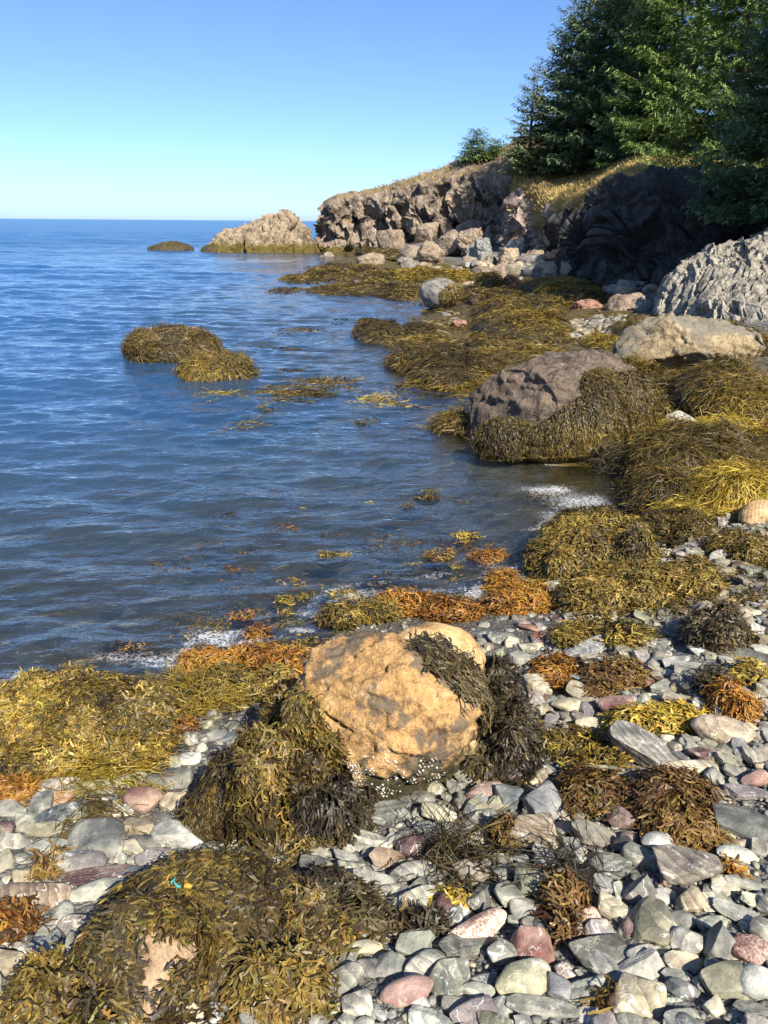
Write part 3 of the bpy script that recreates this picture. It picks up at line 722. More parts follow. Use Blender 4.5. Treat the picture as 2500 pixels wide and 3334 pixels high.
# zone, centre x, y, length, breadth, tilt in the picture, colour, shape, label ('' = described from its neighbours)
STONES = [
 ('A',775,500,520,220,20,'pink','round','pale pink oval granite cobble resting against a dark grey slab'),
 ('A',1235,630,350,290,-10,'red','block','rust red angular stone with a cream patch above the yellowish green stone'),
 ('A',1160,910,480,340,8,'yg','round','large yellowish green blotched stone below the rust red stone'),
 ('A',700,610,500,220,33,'dg','slab','dark grey slab leaning under the pale pink oval cobble'),
 ('A',560,900,340,250,45,'g','slab','grey slab striped with white veins beside the salmon pink stone'),
 ('A',370,790,400,220,20,'lg','round','banded pale stone with a dark blue grey flank'),
 ('A',260,625,330,210,8,'g','block','flat-topped grey block above the banded pale stone'),
 ('A',190,1020,430,240,14,'sal','round','salmon pink stone streaked with dark red'),
 ('A',300,1100,150,140,0,'w','round','small whitish round pebble in front of the salmon pink stone'),
 ('A',390,1080,90,100,0,'bg','round',''),
 ('A',775,1005,270,160,-12,'lg','round','smooth pale grey stone half shaded by the yellowish green stone'),
 ('A',610,1140,260,140,-5,'lg','round',''),
 ('A',765,1220,350,240,20,'mv','block','speckled mauve pyramid-shaped stone at the bottom edge'),
 ('A',1035,215,250,260,0,'lg','block','pale grey squarish block laced with fine veins'),
 ('A',860,230,300,200,55,'dg','slab','dark slab standing on edge behind the veined pale block'),
 ('A',330,270,560,190,28,'lg','slab','long log-like grey stone crossed by a cream band'),
 ('A',450,320,330,110,42,'w','slab','thin white slab lying under a small golden weed tuft'),
 ('A',290,150,200,110,32,'g','slab',''), ('A',70,155,220,120,3,'g','round',''),
 ('A',1270,130,350,240,-15,'ol','block','broad olive grey block with a crusted corner'),
 ('A',1220,320,330,170,8,'g','block',''), ('A',1495,190,200,150,10,'lg','round',''),
 ('A',975,705,190,190,25,'lg','block','small grey block with a rusty tan face beside the rust red stone'),
 ('A',1510,840,180,150,0,'sp','round','small speckled pinkish stone beside the yellowish green stone'),
 ('A',1460,990,220,190,-18,'bg','block',''), ('A',1330,1160,600,160,-3,'lg','slab','long pale grey ribbed slab at the foot of the yellowish green stone'),
 ('A',990,1150,140,150,0,'bg','round',''), ('A',830,900,210,110,4,'bg','slab',''), ('A',60,805,240,180,0,'g','round',''),
 ('A',1070,430,90,90,0,'lg','round',''), ('A',1250,420,200,90,25,'lg','slab',''), ('A',930,400,240,130,-15,'dg','round',''), ('A',640,1045,150,45,-5,'g','slab',''),
 ('B',620,150,290,280,0,'dg','wedge','dark grey ridged stone with fine pale contour lines'),
 ('B',165,380,200,175,0,'pink','round','round pink and white speckled granite pebble beside dark weed'),
 ('B',400,335,320,180,-12,'cr','block','purple-topped cream block behind the pink speckled pebble'),
 ('B',270,495,250,160,0,'mv','block','bluish mauve stone below the pink speckled pebble'),
 ('B',465,405,170,105,15,'dg','round',''), ('B',665,440,330,330,42,'ol','slab','fractured greenish grey slab split by a cross joint'),
 ('B',300,690,520,240,18,'dg','slab','dark rough slab blotched all over with white crust'),
 ('B',990,585,270,235,0,'w','round','pale egg-shaped stone half in its own shade'),
 ('B',1262,570,290,345,0,'dg','wedge','dark grey teardrop stone standing upright'),
 ('B',1530,675,330,250,0,'rp','round','reddish pink granite cobble at the picture edge'),
 ('B',560,870,520,220,18,'lg','slab','pale grey slab crossed by white hairline cracks'),
 ('B',960,765,330,120,0,'cr','slab','cream layered slab beneath the pale egg-shaped stone'),
 ('B',900,870,250,100,0,'lg','slab',''), ('B',950,980,260,170,-8,'bg','round','blue grey domed stone in fine shingle'),
 ('B',1545,945,270,290,25,'w','round','whitish speckled oval cobble casting a dark shadow'),
 ('B',1340,940,220,330,-65,'ol','slab','greenish grey slab lying in the shadow of the whitish oval cobble'),
 ('B',590,1090,380,360,50,'tan','block','rough tan and cream block with a tuft of brown weed'),
 ('B',170,1010,330,190,8,'g','block',''), ('B',1010,260,260,190,10,'tan','block','tan grey block below the big brownish grey boulder'),
 ('B',1220,275,280,135,4,'lg','round',''), ('B',1300,140,210,150,-18,'cr','slab',''), ('B',1500,105,400,130,-8,'g','slab',''),
 ('B',1560,260,260,100,8,'cr','slab','dark-edged cream ledge-like slab'), ('B',1430,370,400,150,-18,'lg','slab','light grey slab with an orange tan face'),
 ('B',970,400,75,100,0,'bg','round',''), ('B',1180,430,300,140,10,'lg','slab',''), ('B',660,690,380,110,20,'lg','slab','thin pale grey blade-shaped slab'),
 ('B',870,1080,170,55,0,'w','round',''), ('B',1210,1140,160,150,0,'cr','block',''), ('B',1520,1150,300,120,0,'g','slab',''), ('B',140,865,220,55,6,'g','slab',''),
 ('B',430,190,120,150,0,'lg','slab',''), ('B',290,130,165,180,0,'w','block','small white block caught in dark weed'), ('B',1090,920,110,110,0,'lg','block',''), ('B',1240,800,110,160,60,'lg','slab',''),
 ('C',700,310,260,175,4,'lg','block','squared pale grey block at the foot of the orange boulder'),
 ('C',840,455,330,160,14,'wine','round','wine red rounded stone under the squared pale block'),
 ('C',1130,340,170,125,-8,'yel','round','yellow cream pebble, larger of a touching pair'), ('C',1240,368,80,75,0,'yel','round','yellow cream pebble, smaller of a touching pair'),
 ('C',460,635,300,180,0,'cr','round','cream rounded stone with a cracked face beside the orange boulder'),
 ('C',1040,505,175,220,65,'bg','block','upright blue grey block below the yellow cream pebbles'), ('C',795,530,130,120,0,'bg','round',''),
 ('C',1325,565,230,280,-55,'bg','block','tall squared blue grey block beside trailing weed'), ('C',830,690,210,150,18,'g','block',''), ('C',360,762,220,95,18,'bg','round',''),
 ('C',580,790,160,110,-25,'bg','round',''), ('C',1220,800,390,340,-8,'tan','block','large pale tan block of thin layers with weed down one side'),
 ('C',228,905,250,195,0,'wine','round','dark wine red speckled stone beside a green weed strand'),
 ('C',150,835,190,85,42,'lg','slab',''), ('C',780,835,260,135,8,'lg','slab',''), ('C',230,1120,350,180,8,'g','round','grey stone with swirled pale lines'),
 ('C',715,1110,230,210,-45,'bw','block','brownish grey block with a cream crusted edge'), ('C',910,1042,290,115,-4,'lg','slab',''), ('C',1075,1110,350,115,13,'bg','slab','blue grey slab touching a small red pebble'),
 ('C',1290,1082,75,65,0,'red','round','small brick red pebble at the end of the blue grey slab'), ('C',1350,975,110,190,65,'bg','slab',''), ('C',1560,965,250,165,13,'lg','round','plump light grey stone below the brownish grey angular slab'),
 ('C',1225,610,145,105,0,'lg','block',''), ('C',690,590,100,80,0,'bg','round',''), ('C',850,590,90,80,20,'cr','block',''), ('C',1130,1010,130,80,0,'bg','round',''), ('C',430,1085,110,60,10,'cr','slab',''), ('C',640,960,200,180,60,'g','slab',''),
 ('D',985,1080,470,330,0,'bw','block','big rounded brownish grey block with a deep shadow beneath'),
 ('D',640,120,540,300,-22,'g','slab','large flat grey slab with an angular corner, leaning in gold weed'),
 ('D',370,315,500,160,-3,'ol','round','smooth olive grey oval cobble below the large flat slab'),
 ('D',160,135,310,115,7,'lg','slab',''), ('D',1010,75,150,160,55,'lg','block',''), ('D',1130,140,250,130,16,'wine','block','wine-coloured stone crossed with white veins'),
 ('D',1335,110,160,65,42,'w','slab',''), ('D',1430,110,140,140,0,'bg','round',''), ('D',1030,250,520,125,0,'cr','round','long pale cream stone behind the brown weed clump'),
 ('D',1560,340,270,150,8,'sal','round','dusky pink smooth stone at the picture edge'), ('D',1385,375,110,70,0,'lg','round',''), ('D',1500,465,360,120,-4,'mv','slab',''),
 ('D',450,675,230,200,-18,'wine','round','plum stone half hidden under the brown weed clump'), ('D',1490,705,500,280,-18,'dg','slab','big dark greenish grey slab at the picture edge'),
 ('D',740,885,250,200,0,'w','round','pale rounded stone below the brown weed clump'), ('D',600,980,190,220,48,'g','slab',''), ('D',1410,980,360,170,4,'w','round','whitish stone with fine wavy lines'),
 ('D',1300,805,200,110,0,'yg','round',''), ('D',1460,880,190,75,0,'br','round','small brown log-shaped pebble'), ('D',1600,930,150,115,-18,'lg','round',''), ('D',1290,870,100,85,0,'lg','round',''),
 ('D',1380,1105,250,90,-8,'w','slab',''), ('D',60,945,190,155,0,'g','round',''), ('D',100,1075,260,125,13,'g','slab',''), ('D',230,815,470,190,4,'bw','slab','brownish grey angular slab below trailing weed'),
 ('D',370,1090,340,220,28,'g','slab','grey ridge-backed slab beside the big brownish grey block'),
 ('E',660,385,250,115,3,'cr','block','cream block behind golden weed'), ('E',285,525,165,140,8,'cr','block','cream white block beside the dark weed skirt'), ('E',490,645,240,120,-8,'cr','round','cream tan cobble streaked with fine lines'),
 ('E',760,645,240,125,13,'red','block','brick red stone with one pale vein'), ('E',415,515,95,75,0,'red','round',''), ('E',285,238,90,55,0,'red','round',''), ('E',945,505,75,75,0,'red','block',''),
 ('E',570,585,215,95,-18,'ol','slab',''), ('E',280,630,115,115,0,'bw','round',''), ('E',360,855,210,105,8,'or','block','orange tan squared stone beside gold weed'), ('E',560,312,330,75,13,'bg','slab','long blue grey blade-like slab'),
 ('E',820,333,145,75,0,'ol','round',''), ('E',910,352,105,75,0,'mv','round',''), ('E',975,278,175,85,-13,'g','block',''), ('E',1120,385,195,55,5,'bg','slab',''), ('E',1250,315,135,85,0,'w','block',''),
 ('E',1480,345,340,95,-18,'dg','slab','long dark grey slab near the picture edge'), ('E',1200,432,235,95,18,'g','slab',''), ('E',1060,522,210,65,22,'g','slab',''), ('E',1215,522,175,105,13,'dg','round','dark round stone under a scrap of brown weed'),
 ('E',1380,472,135,85,13,'lg','block',''), ('E',1000,432,125,55,0,'cr','round',''), ('E',1190,622,340,65,4,'bw','slab',''), ('E',1280,652,155,75,0,'lg','round',''), ('E',950,622,135,75,0,'lg','round',''),
 ('E',580,755,155,105,18,'cr','round',''), ('E',1190,872,115,95,28,'lg','block',''), ('E',150,372,155,125,18,'lg','block','pale grey block lined with dark streaks'), ('E',290,352,170,75,18,'lg','slab',''),
 ('E',50,238,150,85,0,'g','block',''), ('E',120,262,85,65,35,'cr','block',''), ('E',610,132,135,75,0,'cr','round','cream stone among orange weed'), ('E',500,112,140,65,0,'g','round',''), ('E',270,183,210,55,-5,'rb','round','flat reddish brown stone dotted with white'),
 ('E',200,162,85,75,0,'wine','round',''), ('E',1100,152,95,75,0,'g','block',''), ('E',1090,217,95,52,0,'bg','slab',''), ('E',1400,38,200,65,14,'or','round','orange tan oval boulder lying on a weed clump'),
 ('E',1595,202,85,75,0,'bg','round',''), ('E',1575,137,65,52,0,'bg','round',''), ('E',1600,302,125,85,0,'lg','slab',''), ('E',1600,602,120,45,0,'lg','slab',''), ('E',1390,800,340,210,-8,'tan','round','rounded tan and cream boulder with a dark stain'),
 ('E',800,150,60,32,0,'lg','block',''), ('E',730,295,65,45,0,'bg','round',''), ('E',1045,335,95,52,0,'mv','block',''), ('E',970,385,95,65,30,'bg','slab',''), ('E',540,490,100,110,60,'bg','slab',''), ('E',830,572,105,75,10,'bg','slab',''),
 ('E',430,905,180,60,8,'lg','slab',''), ('E',1090,780,95,65,0,'lg','round',''), ('E',240,290,140,60,0,'ol','round',''), ('E',1060,845,90,70,0,'cr','round',''),
 ('F',1100,380,290,235,0,'rb','round','round reddish brown stone with a dimpled face'), ('F',1380,650,440,220,-13,'w','round','white banded oval stone beside the weed mound'),
 ('F',740,670,490,280,0,'dg','block','large dark grey block with a white encrusted corner'), ('F',440,252,380,130,11,'lg','round','long grey stone ringed with tan bands'), ('F',620,312,400,125,13,'ol','slab',''),
 ('F',450,385,190,130,28,'or','slab',''), ('F',990,235,300,140,9,'lg','block','light grey block behind the round reddish brown stone'), ('F',1300,222,330,175,5,'dg','block','dark grey block behind the round reddish brown stone'),
 ('F',90,452,215,115,0,'g','slab','grey slab with slanting pale lines'), ('F',315,412,145,175,-55,'dg','block',''), ('F',480,492,320,170,23,'db','block','slate blue wet block below the tan-banded stone'), ('F',335,607,270,115,4,'ol','block',''),
 ('F',30,602,150,135,0,'wine','round','dark wine stone cut by the picture edge'), ('F',105,722,250,135,-4,'lg','slab',''), ('F',370,733,290,115,-3,'lg','slab',''), ('F',620,872,360,215,4,'mv','round','rough dark mauve stone with pock marks'),
 ('F',780,962,490,145,11,'wine','slab','dark wine red slab glistening with wet'), ('F',265,1122,510,185,4,'br','block','brown pointed stone with a cream underside'), ('F',750,1082,470,165,18,'lg','round','long smooth pale stone running under the weed mound'),
 ('F',215,992,225,105,9,'tan','round',''), ('F',520,1042,95,85,0,'w','block',''), ('F',1180,822,210,135,36,'mv','round',''), ('F',1020,742,180,115,-22,'cr','block',''), ('F',1170,702,190,95,-18,'dg','slab',''),
 ('F',1090,582,260,125,-4,'tan','block','tan block ruled with thin brown lines'), ('F',1360,415,235,165,0,'tan','round',''), ('F',830,462,85,55,0,'w','round',''), ('F',1460,55,165,115,0,'w','block','white and grey knobbly stone in grit'),
 ('F',40,862,125,160,0,'ol','round',''), ('F',155,832,165,95,0,'lg','round',''), ('F',380,792,145,75,0,'lg','block',''), ('F',245,912,245,105,23,'lg','slab',''), ('F',1560,492,175,115,0,'br','round',''), ('F',440,1040,160,90,0,'ol','slab',''), ('F',880,835,70,60,0,'sp','round',''), ('F',1040,840,120,70,0,'lg','block',''), ('F',210,520,180,90,0,'g','slab',''),
 ('G',530,655,190,115,-13,'yel','round','yellow cream pebble poking out of dark weed'), ('G',672,622,110,130,55,'rp','round','small pinkish red pebble beside the yellow cream pebble'), ('G',920,665,480,180,-7,'g','slab','long tapered grey stone'),
 ('G',650,402,290,75,0,'bg','slab',''), ('G',370,472,320,155,0,'dg','block','dark grey block streaked with white at the weed edge'), ('G',700,495,285,135,8,'lg','slab',''), ('G',1000,405,350,160,8,'br','slab','brown slab with paler stripes'),
 ('G',430,1352,330,220,-13,'bw','round','brownish grey rounded stone at the edge of the weed mound'), ('G',825,1202,345,145,4,'cr','round','pale cream oval stone below trailing weed'), ('G',850,1112,300,65,13,'tan','slab',''), ('G',820,1392,290,175,-13,'g','round',''),
 ('G',360,1675,500,270,-4,'lg','block','big pale greenish grey block beside the weed mound'), ('G',730,1735,255,235,4,'lg','block','squarish light grey stone cracked down its face'), ('G',300,1845,570,140,7,'g','slab',''), ('G',980,1825,175,85,0,'bg','slab',''),
 ('G',935,875,185,125,0,'bg','round',''), ('G',960,805,120,50,0,'lg','slab',''), ('G',770,540,100,90,20,'lg','block',''), ('G',920,490,120,60,15,'lg','slab',''), ('G',1010,1125,70,100,60,'lg','block',''), ('G',1080,1740,160,60,0,'dg','slab',''), ('G',1170,1835,90,80,0,'cr','block',''),
 ('H',1500,265,310,85,3,'rb','round','wet reddish brown stone crusted with white barnacles'), ('H',1290,645,110,105,0,'bw','block',''), ('H',1180,225,130,75,0,'dg','block','small dark rock awash in foam'), ('H',1030,62,190,70,13,'ol','slab','dark olive slab awash at the water edge'),
 ('M',1585,258,220,170,20,'or','round','smooth orange brown boulder at the picture edge'), ('M',1220,450,180,65,0,'br','round',''), ('M',1080,500,140,50,0,'dg','round',''), ('M',1170,525,150,65,0,'g','block',''), ('M',1340,555,165,110,0,'w','round','whitish stone marked with dark cracks'), ('M',940,580,190,55,-10,'bg','round',''),
 ('M',1395,650,110,80,0,'tan','block',''), ('M',1560,640,165,85,10,'g','round',''), ('M',1320,712,140,60,-8,'lg','slab',''), ('M',1390,735,60,45,0,'w','round',''), ('M',1540,735,230,80,12,'bw','slab',''), ('M',1480,770,90,50,-20,'br','slab',''), ('M',1545,800,60,35,0,'w','round',''), ('M',1630,795,60,50,0,'bg','round',''), ('M',1430,600,100,40,5,'mv','slab',''),
 ('M',200,745,120,70,20,'lg','block',''), ('M',90,715,130,40,-12,'bg','slab',''), ('M',345,920,130,45,0,'dg','round',''), ('M',1470,355,90,50,0,'g','round',''), ('M',1420,300,120,50,0,'g','round',''), ('M',1160,310,110,60,0,'g','slab',''), ('M',1010,250,110,50,15,'tan','slab',''), ('M',830,245,90,60,0,'dg','round',''),
 ('S',2212,1372,95,62,0,'w','block','pale angular stone standing alone in the weed'), ('S',1755,1005,24,18,0,'w','round',''),
]
_BODY = {}
OCC = []                      # places already taken in the picture: u, v, half-length, half-breadth
STONE_OBJ = []
def ground_z(p):
    return float(zg(p[0], p[1]))

def put_stone(u, v, L, Wd, ang, hue, kind, label, seed, group='stones of the shingle beach', cat='stone'):
    rs = np.random.default_rng(seed)
    L, Wd = L * 1.08, Wd * 1.1
    p = at_g(np.array(u, float), np.array(v, float)); d = float(proj(p)[2]); gz = ground_z(p)
    px = d / FPX
    hd = math.hypot(p[0], p[1]); sd = (CAM[2] - gz) / math.hypot(hd, CAM[2] - gz); cd = hd / math.hypot(hd, CAM[2] - gz)
    a = ang * D2R; gx, gy = math.cos(a), math.sin(a) / sd
    st = min(math.hypot(gx, gy), 1.3); lx = L * px * st
    k = THICK[kind] * rs.uniform(.85, 1.15)
    by = Wd * px / (sd + k * cd) * (1.15 if kind == 'slab' else 1.1)
    hz = by * k
    if kind == 'wedge': hz = Wd * px * .85; by = Wd * px * .7
    yaw = math.atan2(gy, gx) + rs.normal(0, .05)
    var = int(rs.integers(0, NVAR[kind]))
    o = bpy.data.objects.new('beach_stone', STONE_ME[kind, var]); COL.objects.link(o)
    # the picture shows the stone's middle, which stands above the ground
    up = hz * .36
    w = at_z(np.array(u, float), np.array(v, float), gz + up)
    o.location = (w[0], w[1], float(zg(w[0], w[1])) + up)
    o.scale = (lx / 2, by / 2, hz / 2)
    o.rotation_euler = (rs.normal(0, .12) if kind != 'slab' else rs.normal(.08, .22), rs.normal(0, .12) if kind != 'slab' else rs.normal(.10, .16), yaw)
    c, word, al = HUE[hue]
    j = rs.normal(0, .06, 3); g_ = 1 + rs.normal(0, .10)
    o.color = (*[float(min(max(c[i] * g_ * (1 + j[i] * .5), .02), .8)) for i in range(3)], al)
    tag(o, label, cat, group)
    STONE_OBJ.append(dict(o=o, u=u, v=v, r=math.sqrt(L * Wd) / 2, word=word, kind=kind, label=label, size=L * Wd))
    OCC.append((u, v, L / 2, Wd / 2, a))
    return o

for i, (z_, cx, cy, L, Wd, ang, hue, kind, label) in enumerate(STONES):
    x0, y0, s_ = ZONE[z_]
    if not label and kind == 'round' and i % 3: kind = 'slab'
    put_stone(x0 + cx * s_, y0 + cy * s_, L * s_, Wd * s_, ang, hue, kind, label, 100 + i)
log('catalogued stones', len(STONE_OBJ))
# ------------------------------------------------------------------ boulders
def ell_from_view(u, v, Y_, hw, hh, fac=.8):
    """an ellipsoid at distance Y_ that looks hw x hh (half-sizes) in the photograph: centre and radii in metres"""
    c = at_y(np.array(u, float), np.array(v, float), Y_); d = float(proj(c)[2]); px = d / FPX
    rx = hw * px; ry = rx * fac; hm_ = hh * px
    hd = math.hypot(c[0], c[1]); dl = math.atan2(CAM[2] - c[2], hd)
    rz = math.sqrt(max(hm_ ** 2 - (ry * math.sin(dl)) ** 2, (.45 * hm_) ** 2)) / math.cos(dl)
    return c, np.array([rx, ry, rz])

def sdf_union(P, ells, k):
    D = None
    for c, r_ in ells:
        p = P - c; k0 = np.sqrt(((p / r_) ** 2).sum(-1)); k1 = np.sqrt(((p / r_ ** 2) ** 2).sum(-1)) + 1e-9
        d = k0 * (k0 - 1) / k1
        if D is None: D = d
        else:
            h = np.clip(.5 + .5 * (D - d) / k, 0, 1); D = D * (1 - h) + d * h - k * h * (1 - h)
    return D

def boulder(name, label, views, mat, sub=5, k=.08, rough=.06, seed=1, cuts=0, beds=0.0, cat='boulder', foot=.7, sink=.12, group=None, strat=(0, 0, 1), flat=None):
    ells = [ell_from_view(*v_) for v_ in views]
    c0 = np.mean([c for c, _ in ells], axis=0); size = max(float(r_.max()) for _, r_ in ells)
    dirs, F = ico(sub)
    lo = np.zeros(len(dirs)); hi = np.full(len(dirs), size * 3.5)
    for _ in range(26):
        m = (lo + hi) / 2; ins = sdf_union(c0 + dirs * m[:, None], ells, k * size) < 0
        lo = np.where(ins, m, lo); hi = np.where(ins, hi, m)
    V = c0 + dirs * lo[:, None]
    dn = np.minimum(dirs[:, 2], 0)                           # the flanks go down to the ground
    V[:, :2] = c0[:2] + (V[:, :2] - c0[:2]) * np.minimum(1 / np.sqrt(np.maximum(1 - dn ** 2, .05)) ** foot, 2.0)[:, None]
    b0_, b1_ = V.min(0), V.max(0)
    rs = np.random.default_rng(seed)
    for _ in range(cuts):                                    # broken faces
        n = rs.normal(0, 1, 3); n /= np.linalg.norm(n)
        t_ = (V - c0) @ n; d = np.quantile(t_, rs.uniform(.8, .95)); V = V - n * (np.maximum(t_ - d, 0) * .85)[:, None]
    if cuts:
        m0, m1 = V.min(0), V.max(0); V = b0_ + (V - m0) / (m1 - m0) * (b1_ - b0_)
    s = 1 / size; N_ = normals_of(V, F); Q = V * s
    h = rough * size * (fbm(Q * 1.7 + seed, 5, seed, .55) * 1.2)
    st = np.array(strat, float); st /= np.linalg.norm(st)
    tn = fbm(Q * 1.5 + seed * 3, 3, seed + 50) * 3.2 + (Q @ st) * 1.1
    h = h + (terrace(tn, .25, .62) - tn) * rough * size * .75 + rough * size * .12 * terrace(fbm(Q * 3.5 + seed, 3, seed + 60) * 3, .3, .6) - .12 * rough * size * np.abs(fbm(Q * 9, 2, seed + 61))
    if beds:
        Qb = Q * (1 - 0) + (Q @ st)[:, None] * st * 4.0
        h = h + beds * size * (ridged(Qb * 1.6 + seed, 4, seed + 3) - .5)
        T1, C1 = facets(Q * 1.5 + (Q @ st)[:, None] * st * 1.6 + .15 * fbm(Q * 3, 2, seed)[:, None] + seed, seed)
        T2, C2 = facets(Q * 3.6 + (Q @ st)[:, None] * st * 3 + seed, seed + 9)
        h = h + beds * size * (1.7 * T1 * sstep(0, .09, C1) + .8 * T2 * sstep(0, .12, C2) - .5 * sstep(.06, .0, C1))
    V = V + N_ * h[:, None]
    base = np.array([c0[0], c0[1], min(float(zg(c0[0], c0[1])), V[:, 2].min() + sink)])
    if V[:, 2].min() > base[2] - .02:                        # carry the foot down into the ground
        low = V[:, 2] < c0[2]; f = (c0[2] - V[:, 2]) / max(c0[2] - V[:, 2].min(), 1e-6)
        V[:, 2] = np.where(low, c0[2] - f * (c0[2] - base[2] + .04), V[:, 2])
    o = build(name, V - base, F, mat, sharp=None); o.location = base
    tag(o, label, cat, group)
    return o, ells, V

M_ORANGE = rock_material('orange_boulder_rock', ((.11, .06, .03), (.50, .295, .115), (.73, .54, .30)), 7.0, (.2, .3, .1), .32, weed_z=.5, weed_col=((.016, .018, .010), (.06, .05, .02)), bump=.03, spots=((.13, .105, .075), 6.0, .51, .85), crack=.5)
M_ORANGE2 = rock_material('cream_orange_rock', ((.32, .17, .06), (.60, .40, .18), (.72, .54, .28)), 5.0, (.2, .3, .1), .3, bump=.02, crack=.15)
M_BIG = rock_material('purple_grey_rock', ((.05, .038, .028), (.145, .108, .078), (.28, .212, .15)), 2.3, (.3, .1, .6), .45, bump=.06, spots=((.44, .26, .17), 1.4, .6, .5))
M_CREAM = rock_material('cream_grey_rock', ((.11, .08, .042), (.29, .22, .125), (.48, .39, .245)), 2.4, (.1, .2, .2), .4, bump=.05, spots=((.17, .155, .12), 1.3, .47, .9))
M_TANROCK = rock_material('tan_rock', ((.20, .13, .075), (.36, .25, .15), (.5, .38, .24)), 7.0, (.2, .2, .2), .2, bump=.012, crack=0)
M_PINK = rock_material('pinkish_rock', ((.13, .098, .07), (.27, .208, .15), (.40, .325, .235)), 1.2, (.2, .3, .3), .35, bump=.05, spots=((.5, .33, .12), 1.0, .62, .5))
M_GRAN = rock_material('grey_granite', ((.085, .078, .07), (.22, .20, .178), (.38, .355, .32)), 3.0, (0, 0, 0), .1, bump=.03, crack=.3)
M_SLATE = rock_material('grey_slate_rock', ((.10, .10, .095), (.26, .265, .25), (.42, .41, .37)), 1.8, (.2, 1.2, .2), .6, bump=.04)
M_BLOCK = rock_material('buff_bedrock', ((.13, .09, .065), (.30, .235, .165), (.44, .37, .27)), 1.5, (.5, .6, .2), .5, bump=.05)
M_REDROCK = rock_material('reddish_bedrock', ((.15, .07, .05), (.33, .18, .125), (.44, .3, .22)), 1.5, (.5, .6, .2), .5, bump=.05)
M_WETROCK = rock_material('weedy_rock', ((.035, .028, .012), (.085, .065, .022), (.36, .27, .19)), 1.7, (0, 0, 0), .2, bump=.04)

ORANGE, E_OR, V_OR = boulder('orange_boulder', 'big orange boulder with a barnacled dark foot, standing in shingle between weed drapes',
    [(1265,2292,2.32,305,212,.75), (1212,2215,2.36,220,135,.8), (1292,2485,2.30,195,165,.85), (1455,2310,2.30,105,140,.8), (1070,2330,2.26,125,120,.8)], M_ORANGE, 6, .16, .06, 4, 6, .05, strat=(.15, .2, 1), foot=.25)
BACK, E_BK, _ = boulder('cream_orange_boulder', 'cream orange boulder tucked close behind the big orange one, capped with weed',
    [(1412,2165,2.72,172,135,.8), (1470,2310,2.72,160,150,.8)], M_ORANGE2, 5, .1, .04, 9, 2, .02)
BIG, E_BIG, V_BIG = boulder('skirted_boulder', 'large purplish grey boulder wearing a thick weed skirt at the water edge',
    [(1790,1375,7.45,245,185,.8), (1905,1255,7.9,185,110,1.0), (1665,1420,7.2,120,100,.8), (2000,1330,7.6,120,130,.9)], M_BIG, 6, .1, .07, 15, 3, .04, strat=(.2, .3, 1))
CREAM, E_CR, V_CR = boulder('cream_boulder', 'large cream boulder with a grey crown in front of the pale outcrop',
    [(2215,1132,10.3,185,92,.8), (2392,1155,10.3,68,62,.8), (2085,1152,10.0,78,62,.8)], M_CREAM, 6, .1, .08, 21, 5, .045, strat=(.3, .2, 1))
GREYB, E_GR, _ = boulder('granite_boulder', 'rounded grey granite boulder on the weed flats with weed along one side', [(1432,952,20.6,64,44,.9)], M_GRAN, 5, .1, .06, 5)
M_ISLE = rock_material('isle_rock', ((.16, .11, .075), (.36, .26, .18), (.5, .39, .28)), 1.7, (0, 0, 0), .2, bump=.04, weed_z=.42, crack=.3)
ISLE, E_IS, _ = boulder('weedy_rock', 'large weed-covered rock with a bare pinkish crown standing in the sea', [(530,1135,12.7,122,68,.9), (620,1140,12.8,92,70,.9)], M_ISLE, 5, .15, .07, 6, cat='rock')
ISLE2, E_IS2, _ = boulder('weedy_rock', 'smaller golden weed-covered rock in the sea against the bigger one', [(700,1205,11.2,118,55,.9), (770,1222,11.2,72,30,.9)], M_WETROCK, 5, .15, .06, 7, cat='rock')
LOWR, E_LOW, _ = boulder('brown_rock', 'brown speckled rock showing bare through the weed mound at the bottom edge', [(660,3060,1.47,360,255,.85), (480,3170,1.33,220,200,.8)], M_TANROCK, 5, .1, .05, 8, cat='rock')

